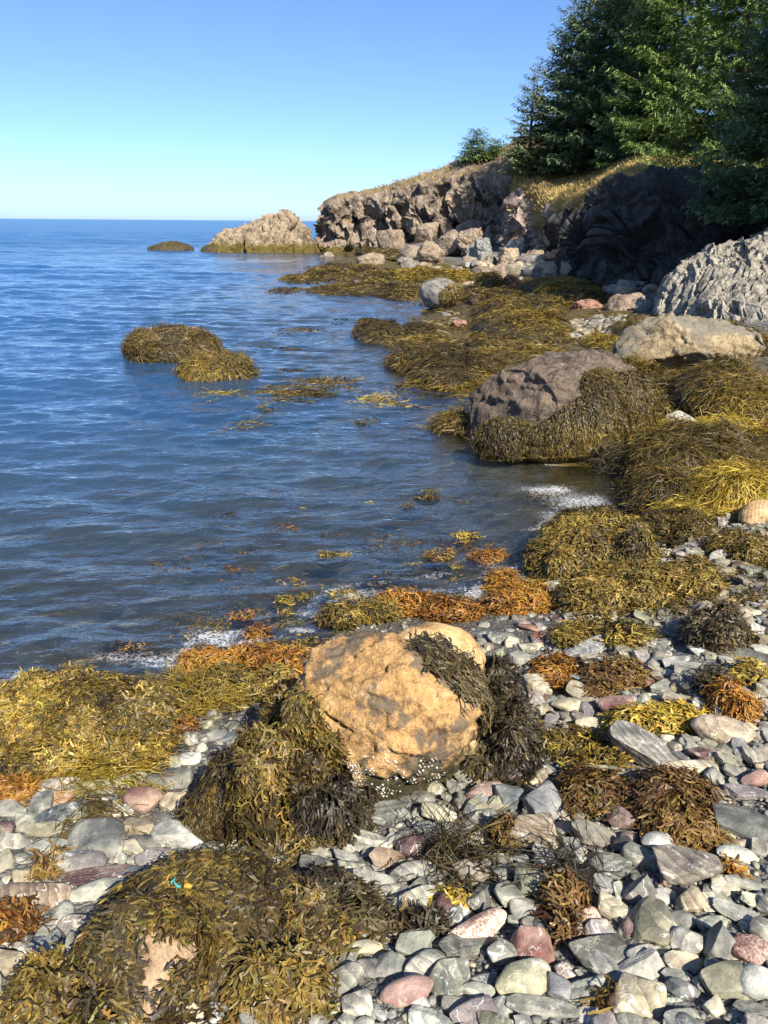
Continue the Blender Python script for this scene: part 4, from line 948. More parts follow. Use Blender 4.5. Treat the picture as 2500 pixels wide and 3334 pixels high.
# rocks up the cove, towards the headland
def far_rock(label, u0, u1, v0, v1, mat, Y_, seed, rough=.08, cuts=4, beds=.05, fac=.8, name='boulder', cat='boulder', strat=(.3, .2, 1), group='boulders below the headland'):
    return boulder(name, label, [((u0 + u1) / 2, (v0 + v1) / 2 + (v1 - v0) * .1, Y_, (u1 - u0) / 2 * .98, (v1 - v0) * .58, fac)], mat, 5, .1, rough, seed, cuts, beds, cat, strat=strat, group=group)
FAR = [
 ('big pinkish boulder with a pointed yellow-topped crown below the headland',1346,1452,780,866,M_PINK,36,31),
 ('greyish pink boulder leaning on the big pointed pinkish one',1302,1372,798,862,M_PINK,37,32),
 ('low flat pink stone at the foot of the big pointed boulder',1350,1412,854,890,M_PINK,33.5,33),
 ('rounded reddish pink boulder on the weed flats nearest the sea stack',1160,1254,826,864,M_PINK,37,34),
 ('small orange pink stone in front of the rounded reddish boulder',1162,1200,848,878,M_PINK,35,35),
 ('brown boulder on the seaward tip of the weedy spit',1046,1090,820,848,M_PINK,40,36),
 ('little orange stone beside the brown boulder on the spit tip',1032,1062,832,852,M_PINK,39,37),
 ('grey tan pointed boulder against the foot of the headland',1222,1322,748,812,M_BLOCK,46,38),
 ('yellowish tan boulder wedged below the headland face',1346,1432,722,790,M_BLOCK,43,39),
 ('broad brown boulder behind the big pointed pinkish one',1420,1510,748,836,M_PINK,40,40),
 ('brown boulder beside the tilted grey slabs',1482,1570,742,838,M_PINK,39,41),
 ('pale grey slab tilted on end among the brown boulders',1552,1596,776,860,M_SLATE,36,42),
 ('darker grey slab leaning behind the tilted pale one',1520,1560,782,866,M_SLATE,36.6,43),
 ('small white rock at the back of the cove',1592,1612,758,792,M_GRAN,40,44),
 ('white stone lying on the weedy spit',1144,1184,914,936,M_GRAN,24,45),
 ('reddish bedrock knob at the head of the cove',1662,1756,738,815,M_REDROCK,35,46),
 ('long reddish ledge below the banded cliff',1728,1868,690,775,M_REDROCK,34.5,47),
 ('buff jointed block with a dark gap beside it',1680,1782,812,880,M_BLOCK,31,48),
 ('buff jointed block in the middle of the tilted row',1770,1872,828,880,M_BLOCK,30.5,49),
 ('small buff block at the landward end of the tilted row',1858,1932,842,882,M_BLOCK,29.5,50),
 ('buff block standing above the tilted row',1730,1785,796,842,M_BLOCK,32.4,51),
 ('pale buff block at the seaward end of the tilted row',1620,1690,806,872,M_BLOCK,32.5,52),
 ('squat buff block before the tilted grey slabs',1500,1560,836,884,M_BLOCK,34,71),
 ('brown block filling the gap beside the buff row',1585,1640,826,872,M_BLOCK,33.5,72),
 ('grey jointed rock behind the buff row',1640,1720,776,826,M_SLATE,34,73),
 ('brown ledge at the foot of the headland',1480,1600,716,780,M_HEAD,43.5,74),
 ('grey brown knob at the foot of the headland',1560,1660,730,800,M_HEAD,41,75),
 ('pinkish angular rock beneath the tilted grey slabs',1596,1646,850,920,M_PINK,28,53),
 ('dark shelf of rock below the shaded cliff',1800,1905,768,836,M_CLIFF,32,54),
 ('pinkish slab tilted beside the pale outcrop',1972,2108,952,1040,M_PINK,17.6,55),
 ('mauve flat rock among weed before the pale outcrop',1858,1960,972,1022,M_REDROCK,18.6,56),
 ('grey angular chunk against the foot of the pale outcrop',2068,2144,966,1028,M_SLATE,17.0,57),
 ('flat pale stone at the edge of the cliff shadow',1945,1992,876,902,M_GRAN,25,58),
 ('small pale round stone at the edge of the cliff shadow',1984,2014,864,888,M_GRAN,25.5,59),
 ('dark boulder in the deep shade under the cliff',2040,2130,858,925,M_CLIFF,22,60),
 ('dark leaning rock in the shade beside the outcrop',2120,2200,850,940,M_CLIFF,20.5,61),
 ('purplish stone sitting in weed below the buff blocks',1640,1690,896,930,M_REDROCK,26,62),
 ('red brown stone in the weedy pool by the water',1468,1520,1040,1064,M_REDROCK,15.4,63),
]
for (lb, u0, u1, v0, v1, mt, Y_, sd) in FAR:
    Y_ = max(Y_, float(at_g(np.array((u0 + u1) / 2.0), np.array(float(v1) - 2))[1]) + .1)
    slabby = 'slab' in lb or 'rock' in lb or 'block' in lb or 'knob' in lb or 'ledge' in lb or 'chunk' in lb
    far_rock(lb, u0, u1, v0, v1, mt, Y_, sd, .09 if slabby else .075, 16 if slabby else 11, .05 if slabby else .02)
    if Y_ < 27: OCC.append(((u0 + u1) / 2, (v0 + v1) / 2, (u1 - u0) / 2, (v1 - v0) / 2, 0))

# barnacles on the orange boulder's foot
Nn = normals_of(V_OR, ico(6)[1]); bu, bv, bd = proj(V_OR)
face = ((Nn * (CAM - V_OR)).sum(1) > .25)
zu, zv = (bu - 500) / .844, (bv - 1950) / .844
w_ = face & (zu > 735) & (zu < 1140) & (zv > 590 + np.abs(zu - 900) * .12) & (zv < 815)
idx = np.nonzero(w_)[0]
wt_ = np.clip(fbm(V_OR[idx] * 22, 2, 4) + .12, 0, 1) ** 1.2 * (.4 + .6 * sstep(600, 660, zv[idx]))
pick = RNG.choice(idx, 300, replace=False, p=wt_ / wt_.sum())
bV, bF = [], []
v1, f1 = ico(1)
for k, i in enumerate(pick):
    s_ = .0018 + .0046 * RNG.random() ** 1.6; n = Nn[i]; t_ = np.cross(n, [.3, .2, .9]); t_ /= np.linalg.norm(t_); b_ = np.cross(n, t_)
    L_ = v1 * np.array([s_, s_ * RNG.uniform(.75, 1), s_ * .6]); bV.append(V_OR[i] + L_[:, :1] * t_ + L_[:, 1:2] * b_ + L_[:, 2:] * n); bF.append(f1 + len(v1) * k)
M_BARN = plain('barnacle_shell', (.54, .52, .45), .7, (400, .002))
bo = build('barnacle_crust', np.vstack(bV) - np.array(ORANGE.location), np.vstack(bF), M_BARN, ORANGE)
bo['label'] = 'white barnacles dotted over the dark foot'; bo['kind'] = 'stuff'
log('boulders')
# ------------------------------------------------------------------ seaweed
PAL = {k: np.array(v) for k, v in {
 'olive': [(.024,.018,.008),(.062,.047,.013),(.125,.094,.02),(.20,.15,.028),(.32,.235,.04)],
 'gold': [(.06,.045,.01),(.15,.115,.018),(.27,.20,.022),(.40,.30,.03),(.50,.39,.06)],
 'orange': [(.05,.028,.008),(.13,.06,.012),(.26,.125,.016),(.38,.20,.025),(.24,.17,.03)],
 'dark': [(.016,.014,.009),(.03,.025,.013),(.055,.045,.018),(.09,.072,.025),(.15,.12,.035)],
 'brown': [(.05,.028,.01),(.095,.055,.016),(.15,.095,.024),(.22,.15,.03),(.30,.22,.04)],
 'mix': [(.026,.021,.009),(.07,.055,.015),(.145,.108,.02),(.25,.185,.027),(.40,.30,.05)],
}.items()}
for _k in PAL: PAL[_k][:, 1] *= .94; PAL[_k][:, 2] *= 1.15

def fronds(ells, roots, N0, L, Wd, pal, rs, flow=None, segs=5, forks=2, lift=.02, floaty=False, grav=.75, wander=.45, up=.12, pscale=3.0):
    """ribbons that grow from the roots and hang down over whatever carries them"""
    n = len(roots); Lm = float(np.mean(L))
    P = roots.copy()
    ln = L * rs.uniform(.55, 1.25, n); cl = np.clip(.5 + 1.1 * fbm(roots * (13 if Lm < .12 else 5), 2, 51), 0, 1); lf = lift * (.15 + .85 * rs.random(n) ** 1.2) * (.35 + 1.1 * cl)
    sw = np.stack([fbm(roots * (8 if Lm < .12 else 1.8) + k * 9.7, 2, 61 + k) for k in range(3)], -1) * 1.5
    G = np.array([0, 0, -1.0])
    def tangent(H, Nv):
        H = H - (H * Nv).sum(1)[:, None] * Nv
        return H / (np.linalg.norm(H, axis=1)[:, None] + 1e-9)
    def run(P, H, Nv, ln, lf, k):
        pts, nrm = [P.copy()], [Nv.copy()]
        st = (ln / k)[:, None]
        for _ in range(k):
            gt = G - (Nv @ G)[:, None] * Nv
            H = H * .8 + gt * grav + rs.normal(0, wander, H.shape) + (sw * .45 if len(H) == len(sw) else 0)
            if flow is not None: H = H + np.array(flow) * .5
            H = tangent(H, Nv) + Nv * rs.normal(up * .6, up, len(H))[:, None]
            H = H / np.linalg.norm(H, axis=1)[:, None]
            P = P + H * st
            hz = zg(P[:, 0], P[:, 1]) + lf + .004
            if floaty: hz = np.maximum(hz, -.012 + lf * .5)
            low = P[:, 2] < hz; P[:, 2] = np.maximum(P[:, 2], hz)
            Nn_ = np.where(low[:, None], np.array([0, 0, 1.0]), Nv)
            for c, r_ in ells:
                rr = r_ + lf[:, None] + .003; q = np.sqrt((((P - c) / rr) ** 2).sum(1)); ins = q < 1
                P = np.where(ins[:, None], c + (P - c) / np.maximum(q, 1e-6)[:, None], P)
                g_ = (P - c) / rr ** 2; g_ /= np.linalg.norm(g_, axis=1)[:, None] + 1e-9
                Nn_ = np.where(ins[:, None], g_, Nn_)
            Nv = Nn_; pts.append(P.copy()); nrm.append(Nv.copy())
        return np.stack(pts, 1), np.stack(nrm, 1), H
    H0 = rs.normal(0, .55, (n, 3)) + sw * 2.2; H0 = tangent(H0 + (np.array(flow) * 2 if flow is not None else 0), N0)
    base = fbm(roots * pscale, 3, 17) * .5 + .5
    tint = np.clip(base * 1.15 - .1 + rs.normal(0, .2, n), 0, .999)
    pal = PAL[pal]; x = tint * (len(pal) - 1); i = x.astype(int); f = (x - i)[:, None]
    c0 = pal[i] * (1 - f) + pal[np.minimum(i + 1, len(pal) - 1)] * f
    c0 = c0 * rs.uniform(.75, 1.3, (n, 1)) * (1 + rs.normal(0, .06, (n, 3)))
    outV, outF, outC = [], [], []
    cnt = [0]
    def ribbons(PT, NR, wd, c, prof, tip):
        m, k = PT.shape[:2]
        T = np.gradient(PT, axis=1); T /= np.linalg.norm(T, axis=2)[..., None] + 1e-9
        nn = NR + rs.normal(0, .45, (m, 1, 3)) + rs.normal(0, .2, NR.shape)
        B = np.cross(T, nn); B /= np.linalg.norm(B, axis=2)[..., None] + 1e-9
        w = wd[:, None, None] * np.array(prof)[None, :, None] * .5
        V = np.stack([PT - B * w, PT + B * w], 2).reshape(-1, 3)
        idx = (np.arange(m)[:, None] * k + np.arange(k - 1)[None]).ravel() * 2
        F = np.stack([idx, idx + 1, idx + 3, idx + 2], -1) + cnt[0]
        cc = np.repeat(np.repeat(c[:, None], k, 1) * np.linspace(.85, tip, k)[None, :, None], 2, axis=1).reshape(-1, 3)
        outV.append(V); outF.append(F); outC.append(cc); cnt[0] += len(V)
    c0 = c0 * (.78 if Lm > .12 and not floaty or pscale < 2 else 1.0)
    wd = Wd * rs.uniform(.65, 1.3, n)
    PT, NR, H = run(P, H0, N0, ln, lf, segs)
    prof = np.interp(np.linspace(0, 1, segs + 1), [0, .15, .7, 1], [.35, .8, 1.0, .25 if not forks else .7])
    ribbons(PT, NR, wd, c0, prof, 1.15)
    for s_ in range(forks):
        at = min(segs, segs - 1 - (s_ % 2) * 2 + (1 if s_ == 0 else 0)); at = max(1, at)
        Hs = PT[:, at] - PT[:, at - 1]; Hs /= np.linalg.norm(Hs, axis=1)[:, None] + 1e-9
        side = np.cross(Hs, NR[:, at]); a = (1 if s_ % 2 else -1) * rs.uniform(.35, .95, n)
        Q, M_, _ = run(PT[:, at], Hs + side * a[:, None], NR[:, at], ln * rs.uniform(.3, .55, n), lf, 2)
        ribbons(Q, M_, wd * .85, c0, [.7, 1.0, .3], 1.45)
    return np.vstack(outV), np.vstack(outF), np.vstack(outC)

def lump_ell(u, v, hw, hh, h):
    p = at_g(np.array(u, float), np.array(v, float)); p = p.copy()
    for _ in range(3):
        d = float(proj(p)[2]); px = d / FPX; gz = max(float(zg(p[0], p[1])), -.02); hd = math.hypot(p[0], p[1]); dl = math.atan2(CAM[2] - gz, hd)
        p = at_z(np.array(u, float), np.array(v, float), gz + h * .45)
    a = hw * px; b = max(math.sqrt(max((hh * px) ** 2 - (h * .9 * math.cos(dl)) ** 2 * .5, (.35 * hh * px) ** 2)) / math.sin(dl), .35 * a) if h > .06 else hh * px / math.sin(dl)
    b = min(b, 2.6 * a)
    gz = max(float(zg(p[0], p[1])), -.03)
    return np.array([p[0], p[1], gz - .02]), np.array([a, b, h + .02]), d

def bed_mesh(E, rs):
    """the matted underside of a weed mound"""
    Vs, Fs, n0 = [], [], 0
    dirs, F = ico(4)
    for c, r_ in E:
        V = c + dirs * r_ * .985
        V = V + dirs * (np.minimum(r_, r_[2] * 1.5) * .12) * fbm(V * 7, 3, 3)[:, None]
        Vs.append(V); Fs.append(F + n0); n0 += len(V)
    return np.vstack(Vs), np.vstack(Fs)

M_BED = None
def bed_material():
    N = Nodes('weed_mat'); p = N.pos(); a = N.attr('tint')
    n = N.noise(N.scale(p, (1, 1, .45)), 70, 4, .7)
    c = N.mix(1.0, a, N.mix(n, (.25, .25, .25), (1.5, 1.5, 1.5)), 'MULTIPLY')
    return N.done(N.bsdf(c, .5, N.bump(n, 1.0, .02), .4))
M_BED = bed_material()

WEEDS = []
def size_for(d, style):
    pr = d / FPX
    if style == 'strand': L, Wd = .20, .0042
    elif style == 'far': L, Wd = .2, .010
    else: L, Wd = .056, .0074
    return max(L, 17 * pr), max(Wd, 2.3 * pr)

def weed(label, lumps, pal='olive', style='fucus', dens=7.0, extra=(), patches=(), flow=None, parent=None, name='seaweed_mound', cat='seaweed', group='seaweed heaps on the shore', floaty=False, lift=None, seed=None, wander=.7, grav=.42, occ=True, part_label=None):
    rs = np.random.default_rng(seed or (len(WEEDS) * 13 + 7))
    big = [l_ for l_ in lumps if l_[4] > .07]
    for (u, v, hw, hh, h) in big:                            # bumps and shoulders break the dome
        for _ in range(4):
            a = rs.uniform(0, 6.283); q = rs.uniform(.3, .62); s_ = rs.uniform(.28, .5)
            lumps = lumps + [(u + math.cos(a) * q * hw, v - math.sin(a) * q * hh, hw * s_, hh * s_ * 1.1, h * (1 - q * q) ** .5 * rs.uniform(.85, 1.2) + .02)]
        lumps = [(u_, v_, a_, b_, h_ * (.9 if (u_, v_) == (u, v) else 1)) for (u_, v_, a_, b_, h_) in lumps]
    lumps = [(u_, v_, a_, b_, h_ * (.82 if h_ > .07 else 1)) for (u_, v_, a_, b_, h_) in lumps]
    E = []; R, NN, Ls, Ws, ds = [], [], [], [], []
    for (u, v, hw, hh, h) in lumps:
        c, r_, d = lump_ell(u, v, hw, hh, h); E.append((c, r_)); ds.append(d)
    allE = E + list(extra)
    tot = 0
    for (c, r_), (u, v, hw, hh, h), d in zip(E, lumps, ds):
        L, Wd = size_for(d, style)
        n = int(dens * math.pi * hw * hh / ((L * FPX / d) * (Wd * FPX / d)) * (1.0 if style != 'strand' else 1.3)); n = max(30, min(n, 14000))
        a = rs.uniform(0, 6.283, n); q = np.sqrt(rs.random(n)) * .98
        zz = np.sqrt(1 - q ** 2)
        nd = np.stack([q * np.cos(a), q * np.sin(a), zz], -1)
        P = c + nd * r_; nv = nd / r_; nv /= np.linalg.norm(nv, axis=1)[:, None]
        P[:, 2] = np.maximum(P[:, 2], zg(P[:, 0], P[:, 1]))
        edge = 1 + .22 * fbm(P * 5, 2, 9); P[:, :2] = c[:2] + (P[:, :2] - c[:2]) * edge[:, None]
        R.append(P); NN.append(nv); Ls.append(np.full(n, L)); Ws.append(np.full(n, Wd))
        if occ: OCC.append((u, v, hw * .92, hh * .92, 0))
    for (u, v, hw, hh, *rot) in patches:
        m = 6000; a = rs.uniform(0, 6.283, m); q = np.sqrt(rs.random(m))
        x, y = q * np.cos(a) * hw, q * np.sin(a) * hh; ro = (rot[0] if rot else 0) * D2R
        uu, vv = u + x * math.cos(ro) + y * math.sin(ro), v - x * math.sin(ro) + y * math.cos(ro)
        D_ = ray(uu, vv); best = np.full(m, 1e9); nb = np.zeros((m, 3))
        for c, r_ in extra:
            o_ = (CAM - c) / r_; dd = D_ / r_; A = (dd ** 2).sum(1); B = (o_ * dd).sum(1); Cc = (o_ ** 2).sum() - 1
            disc = B * B - A * Cc; ok = disc > 0; t_ = np.where(ok, (-B - np.sqrt(np.maximum(disc, 0))) / A, 1e9)
            nd = (CAM + D_ * t_[:, None] - c) / r_ ** 2
            nb = np.where((t_ < best)[:, None], nd, nb); best = np.minimum(best, t_)
        ok = best < 1e8; P = (CAM + D_ * best[:, None])[ok]; nv = nb[ok]; nv /= np.linalg.norm(nv, axis=1)[:, None]
        if not len(P): continue
        d = float(np.median(proj(P)[2])); L, Wd = size_for(d, style)
        n = int(dens * 1.2 * math.pi * hw * hh / ((L * FPX / d) * (Wd * FPX / d))); n = max(40, min(n, 14000)); k = rs.integers(0, len(P), n)
        R.append(P[k] + rs.normal(0, .004, (n, 3))); NN.append(nv[k]); Ls.append(np.full(n, L)); Ws.append(np.full(n, Wd)); ds.append(d)
    R = np.vstack(R); NN = np.vstack(NN); Ls = np.concatenate(Ls); Ws = np.concatenate(Ws)
    d = float(np.median(ds)); far = d > 6
    lf = lift if lift is not None else max(.02, min(.05, .012 * d)) * (1 if not far else 1.4)
    V, F, Cc = fronds(allE, R, NN, Ls, Ws, pal, rs, flow, 4 if not far else 3, (3 if d < 3.6 else 2) if not far else (1 if d < 11 else 0), lf, floaty, grav, wander, .12, 3.5 if not far else 1.2)
    org = np.array([R[:, 0].mean(), R[:, 1].mean(), R[:, 2].min()])
    if parent is not None:
        o = build('seaweed_fronds', V - np.array(parent.location), F, M_WEED, parent, Cc)
        o['label'] = part_label or label
    else:
        if E:
            bv_, bf_ = bed_mesh(E, rs)
            base = PAL[pal][1]
            o = build(name, bv_ - org, bf_, M_BED, col=np.tile(base, (len(bv_), 1)))
        else:
            o = empty(name)
        o.location = org; tag(o, label, cat, group)
        build('fronds', V - org, F, M_WEED, o, Cc)
    WEEDS.append(o)
    return o

# weed that grows on boulders (part of the boulder it grows on)
weed('olive weed hanging down the seaward flank', [], 'olive', dens=10, extra=E_OR, patches=[(985,2330,60,120,20),(1040,2440,70,70)], parent=ORANGE)
weed('dark weed cap and drape', [], 'dark', dens=11, extra=E_BK + E_OR, patches=[(1430,2145,85,42,-25),(1500,2200,40,60,-20),(1600,2320,45,100)], parent=BACK)
weed('olive weed draped over the crown and shoulders of the rock', [], 'olive', dens=10, extra=E_LOW, patches=[(640,2900,330,110),(345,3090,80,160,25),(850,3100,200,230,-10),(700,3000,120,60),(640,3260,90,110)], parent=LOWR)
weed('weed skirt around the foot', [], 'olive', dens=8, extra=E_BIG, patches=[(1640,1440,110,80),(1780,1450,190,80),(1930,1400,140,110),(2030,1330,90,120),(1975,1270,90,60,-20),(1950,1430,130,80),(2080,1390,60,80)], parent=BIG, flow=(0,-.2,-.6))
weed('golden weed along the foot', [], 'gold', dens=5, extra=E_CR, patches=[(2080,1185,60,25),(2250,1215,150,18),(2410,1200,50,30)], parent=CREAM)
weed('weed along the landward side', [], 'olive', 'far', dens=6, extra=E_GR, patches=[(1475,965,35,35)], parent=GREYB)
weed('olive weed all over the sides', [], 'olive', 'far', dens=9, extra=E_IS, patches=[(450,1135,52,52),(630,1105,78,52),(520,1150,110,34),(560,1085,60,22),(455,1100,30,26),(560,1165,135,35),(660,1140,60,60)], parent=ISLE)
weed('golden weed all over', [], 'mix', 'far', dens=10, extra=E_IS2, patches=[(700,1200,120,50),(770,1220,80,28)], parent=ISLE2)

# heaps and mats, each a thing of its own
weed('heavy olive weed heap hanging from the seaward side of the big orange boulder', [(840,2580,180,150,.34),(740,2640,130,90,.16),(905,2400,60,100,.34),(1000,2570,110,120,.28)], 'olive', dens=9, extra=E_OR)
weed('dark brown weed curtain in front of the orange boulder, tips trailing on grit', [(1060,2640,150,90,.20),(1170,2610,50,60,.12)], 'dark', dens=10, extra=E_OR, grav=1.0)
weed('dark weed slope falling landward of the cream orange boulder', [(1640,2400,105,140,.20),(1610,2260,80,100,.26),(1590,2480,80,60,.10)], 'dark', dens=10, extra=E_BK, flow=(.25,-.2,0))
weed('broad yellowish weed mound lying at the water edge beside the foam', [(300,2330,260,130,.26),(80,2350,190,140,.24),(360,2440,180,80,.10),(80,2480,190,70,.08)], 'mix', dens=9)
weed('strands of yellow green weed stretched from the yellowish mound towards the orange boulder', [(620,2275,170,38,.05)], 'gold', 'strand', dens=6, flow=(.6,.1,0))
weed('bright yellow strand weed at the foot of the yellowish mound', [(320,2505,150,32,.04)], 'gold', 'strand', dens=6, flow=(.6,-.1,0))
weed('rust-coloured weed scrap beside a gritty hollow', [(555,2385,75,22,.03)], 'orange', dens=8)
weed('olive weed spread at the landward foot of the brown rock, touching pale stones', [(1000,3060,150,110,.10),(900,3230,160,110,.10)], 'olive', dens=9, extra=E_LOW)
weed('olive weed fringe at the seaward foot of the brown rock', [(150,3240,120,90,.10)], 'olive', dens=9, extra=E_LOW)
weed('loose weed hanging over the seaward face of the brown rock', [(330,3290,120,60,.10)], 'mix', dens=8, extra=E_LOW)
weed('dark trailing weed spread landward from the brown rock', [(1050,2930,130,70,.06),(1180,3000,160,36,.04),(1010,3020,120,60,.06)], 'dark', dens=9, flow=(.6,-.1,0))
weed('thin dark weed trail ending at the pale pink oval cobble', [(1370,3025,90,26,.03)], 'dark', dens=7, flow=(.5,0,0))
weed('short weed fringe on the shingle at the foot of the dark curtain', [(900,2770,90,45,.05),(1000,2740,110,36,.04)], 'mix', dens=8)
weed('golden weed scrap lying beside the white banded oval stone', [(700,2705,60,24,.03)], 'gold', dens=8)
weed('orange weed heap at the picture edge below the yellowish mound', [(45,2575,70,40,.04)], 'orange', dens=8)
weed('small green strand tuft lying among grey stones', [(300,2630,50,34,.03)], 'mix', 'strand', dens=5)
weed('orange weed heap at the picture edge beside the brown pointed stone', [(40,3010,70,50,.04)], 'orange', dens=8)
weed('brown weed scrap tucked between the wine slab and the tan pebble', [(155,2830,40,34,.03)], 'brown', dens=8)
weed('thick brown and yellow weed clump behind the big brownish grey block', [(2200,2600,130,75,.10),(2220,2680,110,70,.06)], 'brown', dens=9)
weed('brown weed mat spread beside the thick brown and yellow clump', [(1965,2590,130,55,.05),(1900,2560,80,36,.03)], 'brown', dens=9, flow=(.4,-.2,0))
weed('yellow gold weed mat in front of the large flat grey slab', [(1870,2425,110,38,.04),(1930,2485,80,34,.03)], 'gold', dens=9)
weed('yellow gold weed tangle along the top of the large flat grey slab', [(2160,2345,150,40,.05),(2060,2350,60,30,.04)], 'gold', dens=9)
weed('rust red weed clump beside the dark round stone', [(2390,2290,60,62,.08)], 'orange', dens=9)
weed('dark weed scrap thrown over the dark round stone', [(2310,2240,45,36,.06)], 'dark', dens=8)
weed('orange brown weed tuft beside the cream white block', [(1820,2195,65,48,.05)], 'orange', dens=9)
weed('gold brown weed tuft below the cream block', [(2010,2205,95,50,.05),(1975,2250,60,24,.03)], 'brown', dens=9)
weed('gold weed band lying behind the long blue grey blade-like slab', [(1930,2070,130,36,.04),(2060,2080,80,36,.04)], 'mix', dens=8)
weed('dark bushy weed clump under the orange tan oval boulder', [(2330,2060,100,68,.14)], 'dark', dens=10)
weed('big brown and yellow weed heap beside the breaking foam', [(1900,1770,140,95,.32),(1800,1830,75,70,.18),(2030,1790,90,70,.22)], 'mix', dens=9)
weed('olive weed mat spread between the big heap and the shingle', [(2080,1910,190,70,.10),(1950,1960,120,60,.08),(2240,1900,110,55,.08)], 'olive', dens=9)
weed('olive weed mat behind the whitish cracked stone', [(2200,1720,110,55,.10),(2420,1790,90,50,.08)], 'olive', dens=8)
weed('orange weed drift at the foot of the big brown and yellow heap', [(1700,1960,110,48,.06),(1640,1900,50,40,.05)], 'orange', dens=9)
weed('orange weed drift along the water edge behind the cream orange boulder', [(1340,1975,150,36,.05),(1480,1995,110,32,.05)], 'orange', dens=9)
weed('olive and orange weed drift seaward of the cream orange boulder', [(1130,2010,90,34,.05),(1230,2000,80,30,.04)], 'mix', dens=9)
weed('amber weed drift between the foam and the wet reddish stone', [(690,2165,110,40,.06),(880,2150,150,40,.06),(960,2200,120,50,.06)], 'orange', dens=9)
weed('olive weed drift with gold tips along the seaward side of the orange boulder', [(830,2230,150,45,.08),(1000,2140,100,36,.05)], 'mix', dens=9)
weed('brown weed tuft beside the pink speckled pebble', [(1850,2930,60,60,.06),(1830,3010,40,50,.04)], 'brown', dens=9)
weed('thin dark weed strands over grey stones above the pink pebble', [(1905,2850,65,40,.05)], 'dark', 'strand', dens=5)
weed('small golden weed tuft on the thin white slab', [(1500,2935,60,24,.03)], 'gold', dens=8)
weed('dark green weed strand bent over stones beside the dark wine stone', [(1430,2770,50,45,.06),(1530,2780,60,30,.05)], 'dark', 'strand', dens=6, flow=(.4,-.4,0))
weed('brown weed hanging down the side of the pale tan layered block', [(1640,2710,22,80,.07)], 'brown', dens=9)
weed('brown weed tuft growing on the rough tan and cream block', [(1990,3270,32,30,.05)], 'brown', dens=9)
weed('dark bush of weed at the foot of the big pale greenish grey block', [(905,3290,50,60,.06)], 'brown', dens=9)
weed('little rusty tuft beside the big brownish grey block', [(2355,2825,22,16,.02)], 'orange', dens=8)
weed('gold weed scrap near the picture edge behind the dark slab', [(2440,2200,60,24,.03)], 'gold', dens=8)

# the weed flats of the cove
FLATS = [
 ('long-haired olive weed mound like a combed mop beside the skirted boulder',[(2260,1480,190,85,.42),(2120,1490,90,60,.22)],'olive','strand'),
 ('yellow and olive weed mound hanging over a dark hollow',[(2380,1270,150,85,.45)],'mix','strand'),
 ('yellow green weed mound at the picture edge above the orange brown boulder',[(2420,1590,130,70,.30)],'gold','strand'),
 ('olive gold weed mound between the foam and the combed mop',[(2170,1600,120,60,.26)],'mix','strand'),
 ('bright yellow weed sheet in front of the olive gold mound',[(2290,1665,150,34,.06)],'gold','strand'),
 ('dark green weed heap against the landward side of the skirted boulder',[(1990,1480,80,50,.16)],'dark','strand'),
 ('yellow weed spread below the pale angular stone',[(2330,1410,150,30,.10),(2160,1400,80,24,.08)],'gold','strand'),
 ('olive weed bank below the cream boulder',[(2190,1260,90,40,.18),(2120,1320,70,30,.12)],'olive','strand'),
 ('brown weed bank between the cream boulder and the outcrop',[(2060,1080,60,35,.2),(2440,1110,70,30,.2)],'mix','far'),
 ('small weed tuft at the seaward corner of the skirted boulder',[(1490,1375,60,30,.14)],'olive','far'),
 ('widest olive gold weed mound in the middle of the flats',[(1700,1050,150,62,.5),(1620,1010,80,40,.4)],'mix','far'),
 ('dark weed mound behind the widest one',[(1640,965,90,30,.3),(1780,985,70,26,.25)],'olive','far'),
 ('sunlit gold weed bank under the buff blocks',[(1850,930,120,36,.35)],'gold','far'),
 ('gold weed bank at the edge of the cliff shadow',[(1900,960,90,26,.25)],'mix','far'),
 ('rounded weed mound in front of the tilted grey slabs',[(1585,905,50,30,.35)],'mix','far'),
 ('long weed bank below the big pointed boulder',[(1450,895,110,26,.3),(1340,890,80,26,.3)],'gold','far'),
 ('weed bank around the rounded reddish boulder',[(1200,890,110,32,.35),(1090,880,90,30,.25)],'mix','far'),
 ('outermost weed tongue of the spit lying on the water',[(1010,905,90,18,.12),(930,945,60,10,.05)],'mix','far'),
 ('weed bank on the near side of the spit',[(1180,940,180,20,.2),(1310,945,90,26,.2)],'olive','far'),
 ('weed heap against the granite boulder',[(1540,960,50,32,.3)],'olive','far'),
 ('isolated round weed mound at the pool mouth',[(1235,1075,82,36,.34)],'olive','far'),
 ('weed bank beside the isolated round mound',[(1360,1070,60,22,.12)],'mix','far'),
 ('low weed tongue between two strips of bright water',[(1400,1115,120,18,.10),(1310,1130,60,14,.07)],'olive','far'),
 ('peaked weed lump at the seaward end of the dark bank',[(1310,1175,45,26,.22)],'olive','far'),
 ('broad dark green weed bank seaward of the skirted boulder',[(1450,1190,120,50,.26),(1560,1180,70,40,.2)],'olive','far'),
 ('gold fringe of weed along the foot of the dark green bank',[(1490,1235,120,20,.08)],'gold','far'),
 ('weed slope between the pale stones and the skirted boulder',[(1690,1140,130,32,.16),(1600,1110,80,24,.14)],'mix','far'),
 ('gold weed patch among the pale stones',[(1960,1110,50,24,.15)],'gold','far'),
 ('weed at the foot of the headland beside the cleft',[(1120,810,40,14,.3),(1210,812,50,14,.3)],'mix','far'),
 ('weed apron at the foot of the grey tan pointed boulder',[(1300,826,60,16,.3)],'mix','far'),
]
for lb, lumps, pl, stl in FLATS:
    weed(lb, lumps, pl, stl, dens=8 if stl == 'far' else 7, group='weed mounds on the tidal flats', grav=.9, floaty=True, occ=lumps[0][1] > 1250 or True)

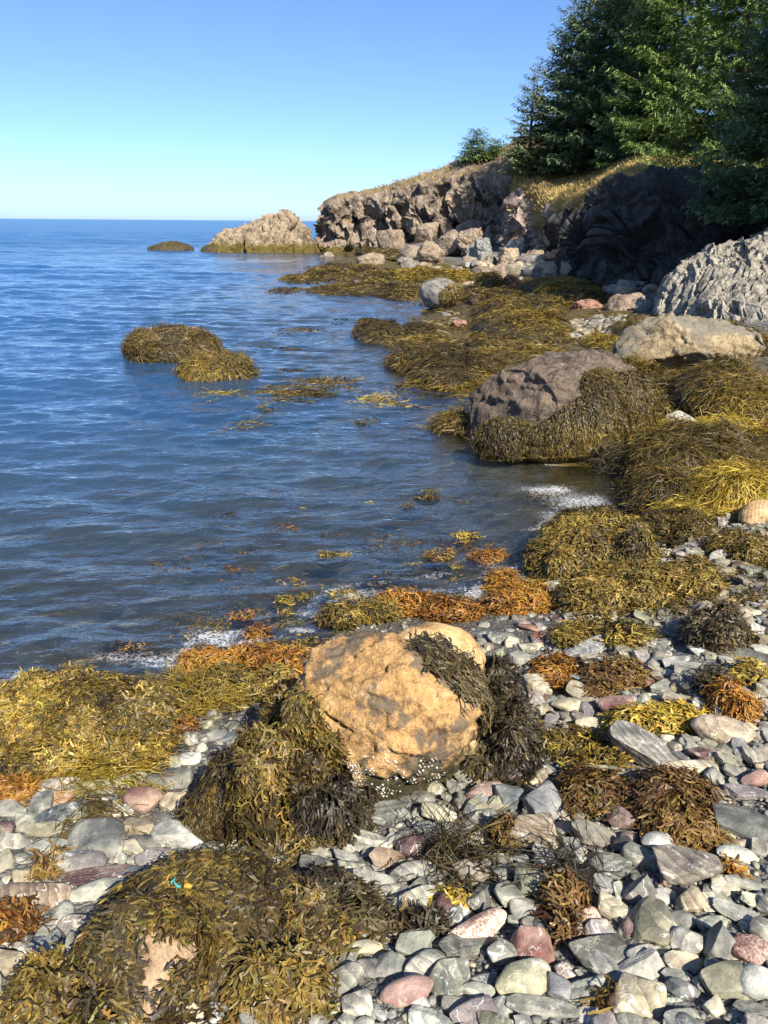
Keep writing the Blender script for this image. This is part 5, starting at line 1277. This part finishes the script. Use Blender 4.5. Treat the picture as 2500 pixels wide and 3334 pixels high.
# weed floating in the sea
FLOAT = [
 ('largest floating weed raft in the open water',[(1000,1262,150,26,.03),(960,1290,100,26,.03),(1090,1240,90,12,.02)],'mix'),
 ('gold weed streak floating off the largest raft',[(770,1288,140,12,.02)],'gold'),
 ('yellow floating weed patch landward of the largest raft',[(1225,1305,70,17,.02)],'gold'),
 ('thin weed line floating in front of the smaller sea rock',[(970,1210,80,11,.02)],'olive'),
 ('narrow weed streak afloat between the rocks and the flats',[(895,1137,75,9,.02)],'olive'),
 ('long weed streak afloat before the isolated round mound',[(970,1078,90,13,.02)],'mix'),
 ('small dark raft of weed beyond the long streak',[(1125,1047,40,9,.02)],'dark'),
 ('weed raft in the mouth of the weedy pool',[(1400,1290,90,12,.02)],'olive'),
 ('weed fragments drifting near the yellow patch',[(1330,1255,60,10,.02)],'olive'),
 ('tiny weed tuft drifting below the yellow patch',[(1320,1325,45,9,.02)],'mix'),
 ('tiny dark tuft drifting in open water',[(1220,1378,30,8,.02)],'olive'),
 ('weed fragment drifting below the largest raft',[(850,1330,34,7,.02)],'olive'),
 ('second weed fragment below the largest raft',[(790,1385,36,6,.02)],'olive'),
 ('greenish weed tuft awash off the skirted boulder',[(1390,1610,45,14,.02)],'mix'),
 ('gold weed sprig awash in the shallows',[(1330,1655,26,12,.02)],'gold'),
 ('pale gold weed blade awash near the foam line',[(1785,1622,42,9,.02)],'gold'),
 ('gold tuft awash beside the big brown heap',[(1520,1750,45,14,.02)],'gold'),
 ('big orange weed tuft awash off the big brown heap',[(1590,1815,70,28,.03)],'orange'),
 ('gold weed tuft awash in the middle of the bay',[(1080,1812,55,14,.02)],'gold'),
 ('brown weed tuft awash in the shallows',[(1440,1810,50,18,.02)],'brown'),
 ('gold sprig awash near the orange drift',[(1340,1855,40,14,.02)],'gold'),
 ('gold and olive tuft awash off the orange boulder',[(950,1950,60,18,.02)],'gold'),
 ('olive tuft awash beside the orange drift',[(1140,1940,55,16,.02)],'mix'),
 ('orange tuft sitting in white foam',[(840,2070,55,28,.03)],'orange'),
 ('pale weed sprig awash near the white foam',[(930,2010,44,12,.02)],'gold'),
 ('brown tuft awash in the near shallows',[(790,2005,36,10,.02)],'orange'),
 ('olive weed awash by the small dark rock',[(420,2115,90,18,.02)],'brown'),
 ('pale gold tuft awash near the orange tuft',[(1480,1860,36,12,.02)],'gold'),
 ('reddish tuft awash in the shallows',[(1240,1880,60,14,.02)],'brown'),
]
for lb, lumps, pl in FLOAT:
    weed(lb, lumps, pl, 'far' if lumps[0][1] < 1450 else 'fucus', dens=4, name='floating_seaweed', group='seaweed afloat in the shallows', floaty=True, grav=.2, lift=.03, occ=lumps[0][1] > 1950)
log('weed', len(WEEDS))
# ------------------------------------------------------------------ more stones between the catalogued ones, then the small shingle
def taken(u, v, r, slack=.8):
    for (a, b, L, W_, an) in OCC:
        dx, dy = u - a, -(v - b); c, s = math.cos(an), math.sin(an)
        x, y = dx * c + dy * s, -dx * s + dy * c
        if (x / (L + r * slack)) ** 2 + (y / (W_ + r * slack)) ** 2 < 1: return True
    return False

HUES = ['g'] * 6 + ['lg'] * 7 + ['bg'] * 4 + ['dg'] * 3 + ['ol'] * 3 + ['w'] * 2 + ['cr'] * 2 + ['tan', 'mv', 'bw', 'wine', 'sp', 'lg']
rs_ = np.random.default_rng(77)
want = 300 - len(STONE_OBJ); got = 0; tries = 0
while got < want and tries < 9000:
    tries += 1
    f = tries / 9000
    u = rs_.uniform(-20, 2520); v = 2440 + 920 * rs_.random() ** .8 if rs_.random() < .72 else rs_.uniform(1980, 2500)
    if v < 2440 and u < 1560: continue
    r0 = (56 - 38 * min(f * 2.2, 1) ** .8) * (1 if v > 2440 else .62)
    el = rs_.uniform(1.15, 2.7); L, W_ = 2 * r0 * math.sqrt(el), 2 * r0 / math.sqrt(el)
    if taken(u, v, r0 * .9): continue
    p = at_g(np.array(u), np.array(v))
    if p[2] < .06: continue
    kd = ['slab', 'block', 'round'][rs_.choice(3, p=[.52, .36, .12])]
    put_stone(u, v, L, W_, rs_.uniform(-25, 45), HUES[rs_.integers(len(HUES))], kd, '', 5000 + got, )
    got += 1
log('stones', len(STONE_OBJ), 'tries', tries)

# what single stones are called: by their look and by the named thing they lie next to
STOP = [' with ', ' beside ', ' in ', ' at ', ' below ', ' under ', ' half ', ' lying ', ' resting', ' above ', ' leaning', ' behind ', ' crossed', ' streaked', ' striped', ' split', ' blotched', ' casting', ' laced', ' standing', ' against ', ' poking', ' running',
        ' ruled', ' caught', ' touching', ' ringed', ' crusted', ' marked', ' cut ', ' glistening', ' of ', ' awash', ' among ', ' on ', ' beneath ', ' near ', ' dotted', ' tucked', ' draped', ' wearing', ' hanging', ' spread', ' growing', ' thrown', ' along ', ' cracked', ' lined', ' bent ', ' ending', ' falling', ' between ', ',', ' and ', ' up ', ' joint', ' stretched', ' the ', ' by ', ' from ']
def short(label):
    cut = len(label)
    for s_ in STOP:
        k = label.find(s_)
        if k > 0: cut = min(cut, k)
    return label[:cut].strip()
LM = {}
for s_ in STONE_OBJ:
    if s_['label']: LM.setdefault(short(s_['label']), []).append((s_['u'], s_['v']))
for o in WEEDS + [ORANGE, BACK]:
    if o.get('label') and o.parent is None:
        u, v, _ = proj(np.array(o.location)); LM.setdefault(short(o['label']), []).append((float(u), float(v)))
LM = {k: v[0] for k, v in LM.items() if len(v) == 1 and 3 <= len(k.split()) <= 6}
NOUN = {'round': 'rounded stone', 'slab': 'flat slab', 'block': 'angular stone', 'wedge': 'ridged stone'}
pairs = []
for i, s_ in enumerate(STONE_OBJ):
    if s_['label']: continue
    for k, (a, b) in LM.items():
        dx, dy = s_['u'] - a, (s_['v'] - b) * 1.5
        rel = ('landward of' if dx > 0 else 'seaward of') if abs(dx) > abs(dy) else ('in front of' if dy > 0 else 'behind')
        pairs.append((math.hypot(dx, dy), i, f"{s_['word']} {NOUN[s_['kind']]} {rel} the {k}"))
used = set()
for d_, i, t_ in sorted(pairs):
    if STONE_OBJ[i]['label'] or t_ in used: continue
    used.add(t_); STONE_OBJ[i]['label'] = t_; STONE_OBJ[i]['o']['label'] = t_

def scatter_mass(name, pts, size, sub, seed, kinds, flat=(.35, .8), hues=None, dark=1.0):
    rs = np.random.default_rng(seed); n = len(pts)
    Vs, Fs, Cs, Rn = [], [], [], []; base = 0
    lib = [stone_shape(kinds[k % len(kinds)], 40 + k, sub) for k in range(10)]
    hl = hues or HUES; which = rs.integers(0, len(lib), n)
    cols = np.array([HUE[h_][0] + (HUE[h_][2],) for h_ in hl])[rs.integers(0, len(hl), n)]
    cols[:, :3] *= rs.uniform(.7, 1.2, (n, 1)) * dark
    for k in range(len(lib)):
        V0, F0 = lib[k]; ix = np.nonzero(which == k)[0]; m = len(ix)
        if not m: continue
        s = size[ix]; el = rs.uniform(1, 1.7, m); fl = rs.uniform(*flat, m)
        S = np.stack([s * el, s, s * fl], -1)
        L = V0[None] * S[:, None]
        tl = rs.normal(0, .25, m); ya = rs.uniform(0, 6.283, m)
        c, t_ = np.cos(tl)[:, None], np.sin(tl)[:, None]
        x, z = L[..., 0] * c - L[..., 2] * t_, L[..., 0] * t_ + L[..., 2] * c; y = L[..., 1]
        c, t_ = np.cos(ya)[:, None], np.sin(ya)[:, None]
        V = np.stack([x * c - y * t_, x * t_ + y * c, z], -1) + pts[ix][:, None] + np.array([0, 0, 1.0]) * (s * fl * .45)[:, None, None]
        Vs.append(V.reshape(-1, 3)); Fs.append((F0[None] + base + np.arange(m)[:, None, None] * len(V0)).reshape(-1, 3))
        Cs.append(np.repeat(cols[ix], len(V0), 0)); Rn.append(np.repeat(rs.random(m), len(V0))); base += m * len(V0)
    o = build(name, np.vstack(Vs), np.vstack(Fs), M_STONE_MASS, col=np.vstack(Cs), attrs={'rnd': np.concatenate(Rn)}, sharp=40 if sub > 1 else None)
    return tag(o, kind='stuff')

def near_pts(n, seed, zmin=.012):
    rs = np.random.default_rng(seed)
    y = .25 + 4.6 * rs.random(n) ** 1.15; x = rs.uniform(-1.0, 1.0, n) * (1.5 + .62 * y) + .15
    z = zg(x, y); k = (z > zmin) & (rs.random(n) < sstep(zmin, .16, z) + .4)
    P = np.stack([x, y, z], -1)[k]
    return P
P = near_pts(10500, 5); rs_ = np.random.default_rng(6)
u, v, d = proj(P)
keep_ = np.array([not taken(a, b, 6, 0.2) for a, b in zip(u, v)])
P = P[keep_]
tag(scatter_mass('pebbles', P, .012 + .022 * rs_.random(len(P)) ** 1.7, 2, 7, ['slab', 'block', 'round', 'block', 'slab']), 'grey beach pebbles filling the gaps between the stones')
P = near_pts(36000, 8, .005)
tag(scatter_mass('gravel', P, .0035 + .0085 * rs_.random(len(P)) ** 2, 1, 9, ['block', 'round', 'slab'], dark=.8), 'fine gravel between the stones')
# stones of the upper beach and among the far weed
def img_pts(n, poly, seed, zmin=.02):
    rs = np.random.default_rng(seed); poly = np.array(poly, float); lo, hi = poly.min(0), poly.max(0)
    q = lo + (hi - lo) * rs.random((n, 2)); ins = np.zeros(n, bool); j = len(poly) - 1
    for i in range(len(poly)):
        a, b = poly[i], poly[j]
        c = ((a[1] > q[:, 1]) != (b[1] > q[:, 1])) & (q[:, 0] < (b[0] - a[0]) * (q[:, 1] - a[1]) / (b[1] - a[1] + 1e-9) + a[0]); ins ^= c; j = i
    q = q[ins]; P = at_g(q[:, 0], q[:, 1]); return P[P[:, 2] > zmin]
FARST = [([(1300,855),(1950,850),(1950,895),(1500,900),(1320,880)], 70, .12, .42), ([(1920,1040),(2030,1030),(2040,1090),(1940,1110),(1760,1100),(1800,1070)], 130, .05, .12), ([(1940,860),(2200,860),(2130,960),(1960,960)], 120, .08, .3), ([(1760,900),(2000,890),(1990,960),(1780,980)], 60, .06, .14),
         ([(1500,880),(2000,880),(1900,1010),(1560,1000)], 60, .05, .13), ([(2180,1680),(2600,1650),(2600,2050),(2250,2060)], 330, .02, .05), ([(1680,1960),(2600,1960),(2600,2480),(1720,2480)], 500, .012, .035), ([(1300,900),(1500,900),(1500,1060),(1360,1060)], 30, .05, .1), ([(2000,1240),(2500,1260),(2500,1700),(2200,1640)], 40, .03, .08)]
Pp, Sz = [], []
for k, (poly, n, a, b) in enumerate(FARST):
    p = img_pts(n * 3, poly, 200 + k)[:n]; Pp.append(p); Sz.append(a + (b - a) * rs_.random(len(p)) ** 2)
tag(scatter_mass('pebbles', np.vstack(Pp), np.concatenate(Sz), 2, 12, ['slab', 'block', 'block', 'round'], hues=['bw', 'bw', 'tan', 'mv', 'ol', 'g', 'tan', 'bw', 'br'], dark=.9), 'scattered small stones of the upper beach and the weedy flats')

# loose weed litter over the tidal flats
poly = [(930,880),(1250,830),(1560,860),(2000,850),(2150,1010),(2540,1090),(2540,1980),(2150,2030),(1660,1990),(1760,1800),(1900,1720),(2050,1640),(1990,1530),(1560,1460),(1480,1350),(1300,1190),(1340,1050)]
Vs, Fs, Cs = [], [], []; base = 0
for (n, v0, v1, st) in ((6500, 820, 1080, 'far'), (7500, 1080, 1450, 'far'), (6500, 1450, 2040, 'fucus')):
    P = img_pts(n * 2, [(a, min(max(b, v0), v1)) for a, b in poly], 300 + n + v0, -.03); u, v, d = proj(P)
    k = (v > v0 + 1) & (v < v1 - 1) & (fbm(P * .9, 3, 21) > -.38); P = P[k][:n]; d = float(np.median(d[k]))
    L, Wd = size_for(d, st)
    V, F, Cc = fronds([], P, np.tile([0, 0, 1.0], (len(P), 1)), L, Wd, 'mix', np.random.default_rng(n), None, 3, 1 if d < 9 else 0, .05, True, .3, .6, .12, 1.0)
    Vs.append(V); Fs.append(F + base); Cs.append(Cc); base += len(V)
# loose fronds awash in the shallows, in drifts
rs_ = np.random.default_rng(91)
for k in range(70):
    u = rs_.uniform(560, 1750); v = rs_.uniform(1560, 2140) + (1750 - u) * .05
    c = at_z(np.array(u), np.array(v), 0.0); gz = float(zg(c[0], c[1]))
    if gz > .02 or gz < -.5: continue
    n = int(rs_.integers(5, 34)); sp_ = rs_.uniform(.03, .10)
    P = c + np.stack([rs_.normal(0, sp_ * 1.6, n), rs_.normal(0, sp_, n), rs_.uniform(-.03, .004, n)], -1); d = float(proj(c)[2]); L, Wd = size_for(d, 'fucus')
    V, F, Cc = fronds([], P, np.tile([0, 0, 1.0], (n, 1)), L, Wd, ['gold', 'orange', 'mix', 'brown'][k % 4], rs_, None, 3, 2, .012, True, .2, .6, .05, 1.0)
    Vs.append(V); Fs.append(F + base); Cs.append(Cc); base += len(V)
tag(build('seaweed_litter', np.vstack(Vs), np.vstack(Fs), M_WEED, col=np.vstack(Cs)), 'loose weed strewn over the tidal flats', kind='stuff')

# foam where the wavelets break
FOAM = [(720,2085,130,34),(530,2185,110,40),(300,2210,120,20),(1620,1890,95,60),(1560,1945,60,24),(1900,1640,150,45),(2030,1555,26,12),(1800,1600,120,22),(1060,2010,90,22),(1180,2035,60,18),(1830,1690,80,24),(100,2205,110,22),(1480,1975,60,18),(640,2130,60,18),(980,2060,80,16)]
Vs, Fs, Ds = [], [], []; base = 0
for (u, v, hw, hh) in FOAM:
    c = at_z(np.array(u, float), np.array(v, float), 0.0); d = float(proj(c)[2]); px = d / FPX; hd = math.hypot(c[0], c[1]); sd = CAM[2] / math.hypot(hd, CAM[2])
    a, b = hw * px * 1.25, hh * px / sd * 1.25
    gx, gy = np.meshgrid(np.linspace(-1, 1, 41), np.linspace(-1, 1, 41), indexing='ij')
    X, Y = c[0] + gx * a, c[1] + gy * b
    q = np.sqrt(gx ** 2 + gy ** 2) + .35 * fbm(P3(X * 3, Y * 3), 3, 31)
    Zf = np.maximum(zg(X, Y) + .004, .012) + .012 * np.abs(fbm(P3(X * 9, Y * 9), 3, 33))
    Vs.append(np.stack([X, Y, Zf], -1).reshape(-1, 3)); Fs.append(grid_faces(41, 41) + base); Ds.append(np.clip(1.15 - q, 0, 1).ravel()); base += 41 * 41
for off, wd_, dn_ in ((.03, .05, .95), (.16, .06, .78), (.34, .05, .62)):          # lacy lines that follow the water's edge
    L_ = at_z(_c[:15, 0], _c[:15, 1], 0.0); L_ = resample(L_, 420); T_ = np.gradient(L_, axis=0); T_ /= np.linalg.norm(T_, axis=1)[:, None]
    Nn = np.stack([-T_[:, 1], T_[:, 0], 0 * T_[:, 0]], -1); wob = off + .10 * fbm(L_ * 2.2 + off * 50, 3, 70) + .04 * fbm(L_ * 9, 2, 71)
    tt = np.linspace(-1, 1, 9); G_ = L_[:, None] + Nn[:, None] * (wob[:, None] + wd_ * tt[None] * (1 + 1.2 * np.abs(fbm(L_ * 3, 2, 72)))[:, None])[..., None]
    G_[..., 2] = np.maximum(zg(G_[..., 0], G_[..., 1]) + .004, .010) + .006 * np.abs(fbm(G_ * 12, 2, 73))
    Vs.append(G_.reshape(-1, 3)); Fs.append(grid_faces(420, 9) + base); Ds.append((dn_ * (1 - tt[None] ** 2) * sstep(-.25, .25, fbm(L_ * 1.7 + off * 9, 2, 74))[:, None]).ravel()); base += 420 * 9
tag(build('sea_foam', np.vstack(Vs), np.vstack(Fs), M_FOAM, attrs={'dens': np.concatenate(Ds)}), 'white foam of small waves breaking on the shingle', kind='stuff')

# a scrap of teal netting and a yellow periwinkle on the great weed mound
def on_rock(u, v, ells, lift):
    d_ = ray(np.array(float(u)), np.array(float(v))); best = 1e9
    for c, r_ in ells:
        o_ = (CAM - c) / (r_ + lift); dd = d_ / (r_ + lift); A, B, C_ = (dd ** 2).sum(), (o_ * dd).sum(), (o_ ** 2).sum() - 1
        if B * B - A * C_ > 0: best = min(best, (-B - math.sqrt(B * B - A * C_)) / A)
    return CAM + d_ * best
p = on_rock(572, 2878, E_LOW, .035); t_ = np.linspace(0, 1, 14)
pts = np.stack([.024 * (t_ - .5) + .004 * np.sin(t_ * 9), .008 * np.sin(t_ * 6), .006 * np.sin(t_ * 5) + .004], -1); ph = np.arange(7) * 6.283 / 7
tv = pts[:, None] + .0045 * np.stack([0 * ph, np.cos(ph), np.sin(ph)], -1)[None] * (1 + .25 * np.sin(t_ * 40))[:, None, None]
i_ = np.arange(13)[:, None] * 7 + np.arange(7)[None]; j_ = np.arange(13)[:, None] * 7 + (np.arange(7)[None] + 1) % 7
o = build('rope_scrap', tv.reshape(-1, 3), np.stack([i_, j_, j_ + 7, i_ + 7], -1).reshape(-1, 4), plain('teal_rope', (.06, .25, .24), .6, (300, .002)))
o.location = p; tag(o, 'tiny scrap of teal rope caught in weed on the brown rock', 'rope')
V, F = stone_shape('round', 91, 3)
o = build('periwinkle_shell', V * np.array([.011, .008, .008]), F, plain('yellow_shell', (.5, .27, .04), .35, (200, .002)))
o.location = on_rock(612, 2884, E_LOW, .032); tag(o, 'small yellow periwinkle shell beside the teal rope scrap', 'shell')
log('fill')
# ------------------------------------------------------------------ spruces
def spruce(h, R, seed, shape=.8, step=.30, nb=8, green=((.028,.045,.022),(.055,.085,.035)), sparse=1.0, bare=.03, up=.25, spray=.15):
    rs = np.random.default_rng(seed)
    zs = np.arange(bare * h, h * .97, step); zs = zs + rs.normal(0, step * .16, len(zs))
    bz, ba, bl = [], [], []
    for z in zs:
        k = max(3, int(round(nb * (1 - .45 * z / h) * sparse)))
        a0 = rs.uniform(0, 6.28)
        for j in range(k):
            Lr = R * max(1 - (z / h) ** 1.25, 0) ** shape * rs.uniform(.62, 1.12) + .12
            bz.append(z + rs.normal(0, step * .13)); ba.append(a0 + j * 6.283 / k + rs.normal(0, .18)); bl.append(Lr)
    bz, ba, bl = map(np.array, (bz, ba, bl))
    be = np.interp(bz / h, [0, .4, 1], [-.12, .05, .75]) + rs.normal(0, .07, len(bz))
    bend = rs.uniform(-.06, .1, len(bz)) + up * .3
    # twigs along both sides of every branch
    nt = np.maximum(5, (bl / .062).astype(int)); ib = np.repeat(np.arange(len(bz)), nt)
    s = np.concatenate([np.linspace(.12, 1.0, k) for k in nt]) + rs.normal(0, .01, len(ib))
    def bp(i, s):
        r_ = bl[i] * s; zz = bz[i] + r_ * np.tan(be[i]) - .22 * bl[i] * s * (1 - s) + bend[i] * bl[i] * s ** 2
        return np.stack([r_ * np.cos(ba[i]), r_ * np.sin(ba[i]), zz], -1)
    tp = bp(ib, s); sd = np.where(np.arange(len(ib)) % 2 == 0, 1, -1)
    tl = np.clip(.46 * bl[ib] * (1.12 - s), .13, .6) * rs.uniform(.6, 1.15, len(ib))
    ta = ba[ib] + sd * rs.uniform(.55, 1.05, len(ib)) * np.where(s > .96, .1, 1)
    te = rs.normal(-.06, .13, len(ib))
    ns = np.maximum(3, (tl / .032).astype(int)); it = np.repeat(np.arange(len(ib)), ns)
    q = np.concatenate([np.linspace(.1, 1, k) for k in ns])
    off = tl[it] * q
    P = tp[it] + np.stack([off * np.cos(ta[it]), off * np.sin(ta[it]), off * te[it] - .10 * off * q + .0], -1) + rs.normal(0, .018, (len(it), 3))
    n = len(P)
    a = ta[it] + rs.normal(0, .5, n); e = te[it] + .2 - .85 * (s[it] * q) ** 1.5 + rs.normal(0, .28, n)
    T = np.stack([np.cos(a) * np.cos(e), np.sin(a) * np.cos(e), np.sin(e)], -1)
    U = np.stack([-np.sin(a), np.cos(a), np.zeros(n)], -1); Nn_ = np.cross(T, U); ro = rs.normal(0, .5, n)[:, None]
    B = U * np.cos(ro) + Nn_ * np.sin(ro)
    ln = spray * rs.uniform(.7, 1.25, n)[:, None]; w = ln * rs.uniform(.13, .2, n)[:, None]
    V = np.stack([P - B * w * .8, P + B * w * .8, P + T * ln + B * w * .35, P + T * ln - B * w * .35], 1).reshape(-1, 3)
    F = np.arange(4 * n).reshape(-1, 4)
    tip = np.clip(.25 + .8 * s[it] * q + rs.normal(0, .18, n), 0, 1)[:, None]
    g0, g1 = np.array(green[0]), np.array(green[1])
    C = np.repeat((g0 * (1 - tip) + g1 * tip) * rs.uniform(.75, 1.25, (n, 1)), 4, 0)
    # trunk and bare limbs
    tv, tf, b0 = [], [], 0
    def tube(pts, r0, r1, k=6):
        nonlocal b0
        pts = np.array(pts); m = len(pts); T_ = np.gradient(pts, axis=0); T_ /= np.linalg.norm(T_, axis=1)[:, None]
        x = np.cross(T_, [.31, .2, .93]); x /= np.linalg.norm(x, axis=1)[:, None]; y = np.cross(T_, x)
        ph = np.arange(k) * 6.283 / k; rr = np.linspace(r0, r1, m)[:, None, None]
        V_ = pts[:, None] + rr * (x[:, None] * np.cos(ph)[None, :, None] + y[:, None] * np.sin(ph)[None, :, None])
        i = np.arange(m - 1)[:, None] * k + np.arange(k)[None]; j = np.arange(m - 1)[:, None] * k + (np.arange(k)[None] + 1) % k
        tv.append(V_.reshape(-1, 3)); tf.append(np.stack([i, j, j + k, i + k], -1).reshape(-1, 4) + b0); b0 += m * k
    wob = rs.normal(0, .03, (9, 2)); zz = np.linspace(-.4, h * .98, 9)
    tube(np.stack([wob[:, 0], wob[:, 1], zz], -1), .028 * h, .006, 9)
    for i in range(0, len(bz), 2):
        ss = np.linspace(0, .85, 5); tube(bp(np.full(5, i), ss), .012 * bl[i] + .006, .004, 4)
    return (V, F, C), (np.vstack(tv), np.vstack(tf))

GREEN = ((.048, .08, .028), (.19, .275, .085)); BLUE = ((.048, .078, .044), (.21, .285, .145)); GREY = ((.058, .08, .042), (.245, .285, .14))
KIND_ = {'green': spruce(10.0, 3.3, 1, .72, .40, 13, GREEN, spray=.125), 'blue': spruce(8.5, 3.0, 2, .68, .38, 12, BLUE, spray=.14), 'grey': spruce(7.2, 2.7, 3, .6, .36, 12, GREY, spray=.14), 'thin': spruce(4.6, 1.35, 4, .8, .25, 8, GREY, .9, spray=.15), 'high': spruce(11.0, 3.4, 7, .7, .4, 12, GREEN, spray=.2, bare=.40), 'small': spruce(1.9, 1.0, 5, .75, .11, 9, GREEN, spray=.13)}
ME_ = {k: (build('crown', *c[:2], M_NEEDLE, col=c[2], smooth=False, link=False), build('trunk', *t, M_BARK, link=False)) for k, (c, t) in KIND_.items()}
def tree(kind, label, u, v, Y_, scale=1.0, rz=0.0, sx=1.0, tilt=(0, 0), name='spruce_tree', group='spruces on the slope', at=None):
    p = np.array(at, float) if at is not None else at_y(np.array(u, float), np.array(v, float), Y_)
    r_ = empty(name, p, rz); r_.rotation_euler = (tilt[0], tilt[1], rz); tag(r_, label, 'tree', group)
    for nm, me in zip(('crown', 'trunk'), ME_[kind]):
        o = bpy.data.objects.new(nm, me); COL.objects.link(o); o.parent = r_; o.scale = (scale * sx, scale * sx, scale)
    return r_
TREES = [
 ('thin', 'thin young spruce standing seaward of the whole stand', 1718, 560, 42, 1.0, .3, 1.0),
 ('thin', 'spindly grey spruce with a bare-twigged top rising behind the edge of the stand', 1870, 560, 44, 1.85, 1.3, 1.0),
 ('grey', 'spreading greyish spruce at the seaward edge of the stand', 1850, 560, 42.5, 1.02, 2.0, 1.05),
 ('blue', 'dark bluish spruce with low skirts over the golden grass', 1965, 540, 40, 1.08, .7, 1.0),
 ('grey', 'tall greyish spruce behind the dark bluish one', 2010, 540, 43, 1.62, 4.1, .8),
 ('blue', 'smaller bluish spruce where the golden grass climbs highest', 2095, 500, 37, .95, 2.6, .85),
 ('green', 'tall green spruce filling the gap behind the brightest one', 2215, 520, 35, 1.15, 3.0, .9),
 ('green', 'brightest green spruce whose lowest boughs overhang the dark cliff', 2350, 655, 26.8, 1.1, 5.2, .78),
 ('green', 'green spruce at the picture edge standing beyond the brightest one', 2640, 560, 31, 1.08, 1.1, .95),
 ('blue', 'dark spruce in shadow at the picture edge above the cliff', 2500, 690, 20.6, .72, .2, .95),
 ('blue', 'dark spruce in shadow lowest on the cliff brow', 2620, 700, 19.2, .8, 2.2, 1.0),
]
for kd, lb, u, v, Y_, sc_, rz, sx in TREES: tree(kd, lb, u, v, Y_, sc_, rz, sx)
for k, (x, y, z, sc_) in enumerate([(9.7, 14.6, 2.0, .98), (11.3, 14.0, 2.2, 1.0), (12.9, 15.2, 2.4, 1.05)]):
    tree('high', 'spruce of the stand beyond the picture edge, shading the cliff', 0, 0, 0, sc_, k * 1.3, 1.0, at=(x, y, z))
tree('small', 'small dark spruce alone on the heath of the headland', 1550, 522, 56, .95, .4, 1.35, name='small_spruce')
tree('small', 'low round spruce bush beside the small dark one', 1612, 520, 55, .62, 1.4, 1.5, name='small_spruce')

# dry grass blades on the slope and along the headland's top
V, F = HILL
tri = F[:, :3]; c = V[F].mean(1); nn = np.cross(V[F[:, 1]] - V[F[:, 0]], V[F[:, 3]] - V[F[:, 0]]); ar = np.linalg.norm(nn, axis=1)
u, v, d = proj(c); ok = (u > 1620) & (u < 2180) & (v > 480) & (v < 760)
w_ = ar * ok; rs_ = np.random.default_rng(3); k = rs_.choice(len(F), 90000, p=w_ / w_.sum())
f1, f2 = rs_.random((2, len(k), 1)); P = (V[F[k, 0]] * (1 - f1) + V[F[k, 1]] * f1) * (1 - f2) + (V[F[k, 3]] * (1 - f1) + V[F[k, 2]] * f1) * f2
def blades(P, h0, w0, seed, cols):
    rs = np.random.default_rng(seed); n = len(P); a = rs.uniform(0, 6.28, n); h = (h0 * rs.uniform(.5, 1.3, n))[:, None]
    lean = np.stack([-.25 + rs.normal(0, .3, n), -.1 + rs.normal(0, .3, n), np.ones(n)], -1); w = np.stack([np.cos(a), np.sin(a), 0 * a], -1) * w0
    V = np.stack([P - w - [0, 0, .05], P + w - [0, 0, .05], P + lean * h * .6 + w * .7, P + lean * h * np.array([1.5, 1.5, 1])], 1).reshape(-1, 3)
    C = np.repeat(np.array(cols)[rs.integers(0, len(cols), n)] * rs.uniform(.75, 1.25, (n, 1)), 4, 0)
    return V, np.arange(4 * n).reshape(-1, 4), C
GC = [(.46, .33, .13), (.52, .39, .17), (.39, .27, .10), (.57, .44, .22), (.30, .22, .09)]
V1, F1, C1 = blades(P, .14, .009, 4, GC)
hv, hf = np.array([x.co[:] for x in head.data.vertices]), None
u, v, d = proj(hv); nz_ = np.array([x.normal[2] for x in head.data.vertices])
rowi = np.arange(len(hv)) // 900
ok = np.nonzero((rowi > 210) & (hv[:, 2] > 3.0) & (v < 625) & (u > 1220) & (u < 1780))[0]
k = rs_.choice(ok, 2600); V2, F2, C2 = blades(hv[k] + rs_.normal(0, .05, (len(k), 3)), .2, .011, 5, [(.30, .22, .11), (.38, .28, .13), (.24, .18, .09)])
tag(build('grass', np.vstack([V1, V2]), np.vstack([F1, F2 + len(V1)]), M_NEEDLE, col=np.vstack([C1, C2])), 'dry golden grass on the slope and the headland', kind='stuff')
log('trees', {k: len(v[0].polygons) for k, v in ME_.items()})
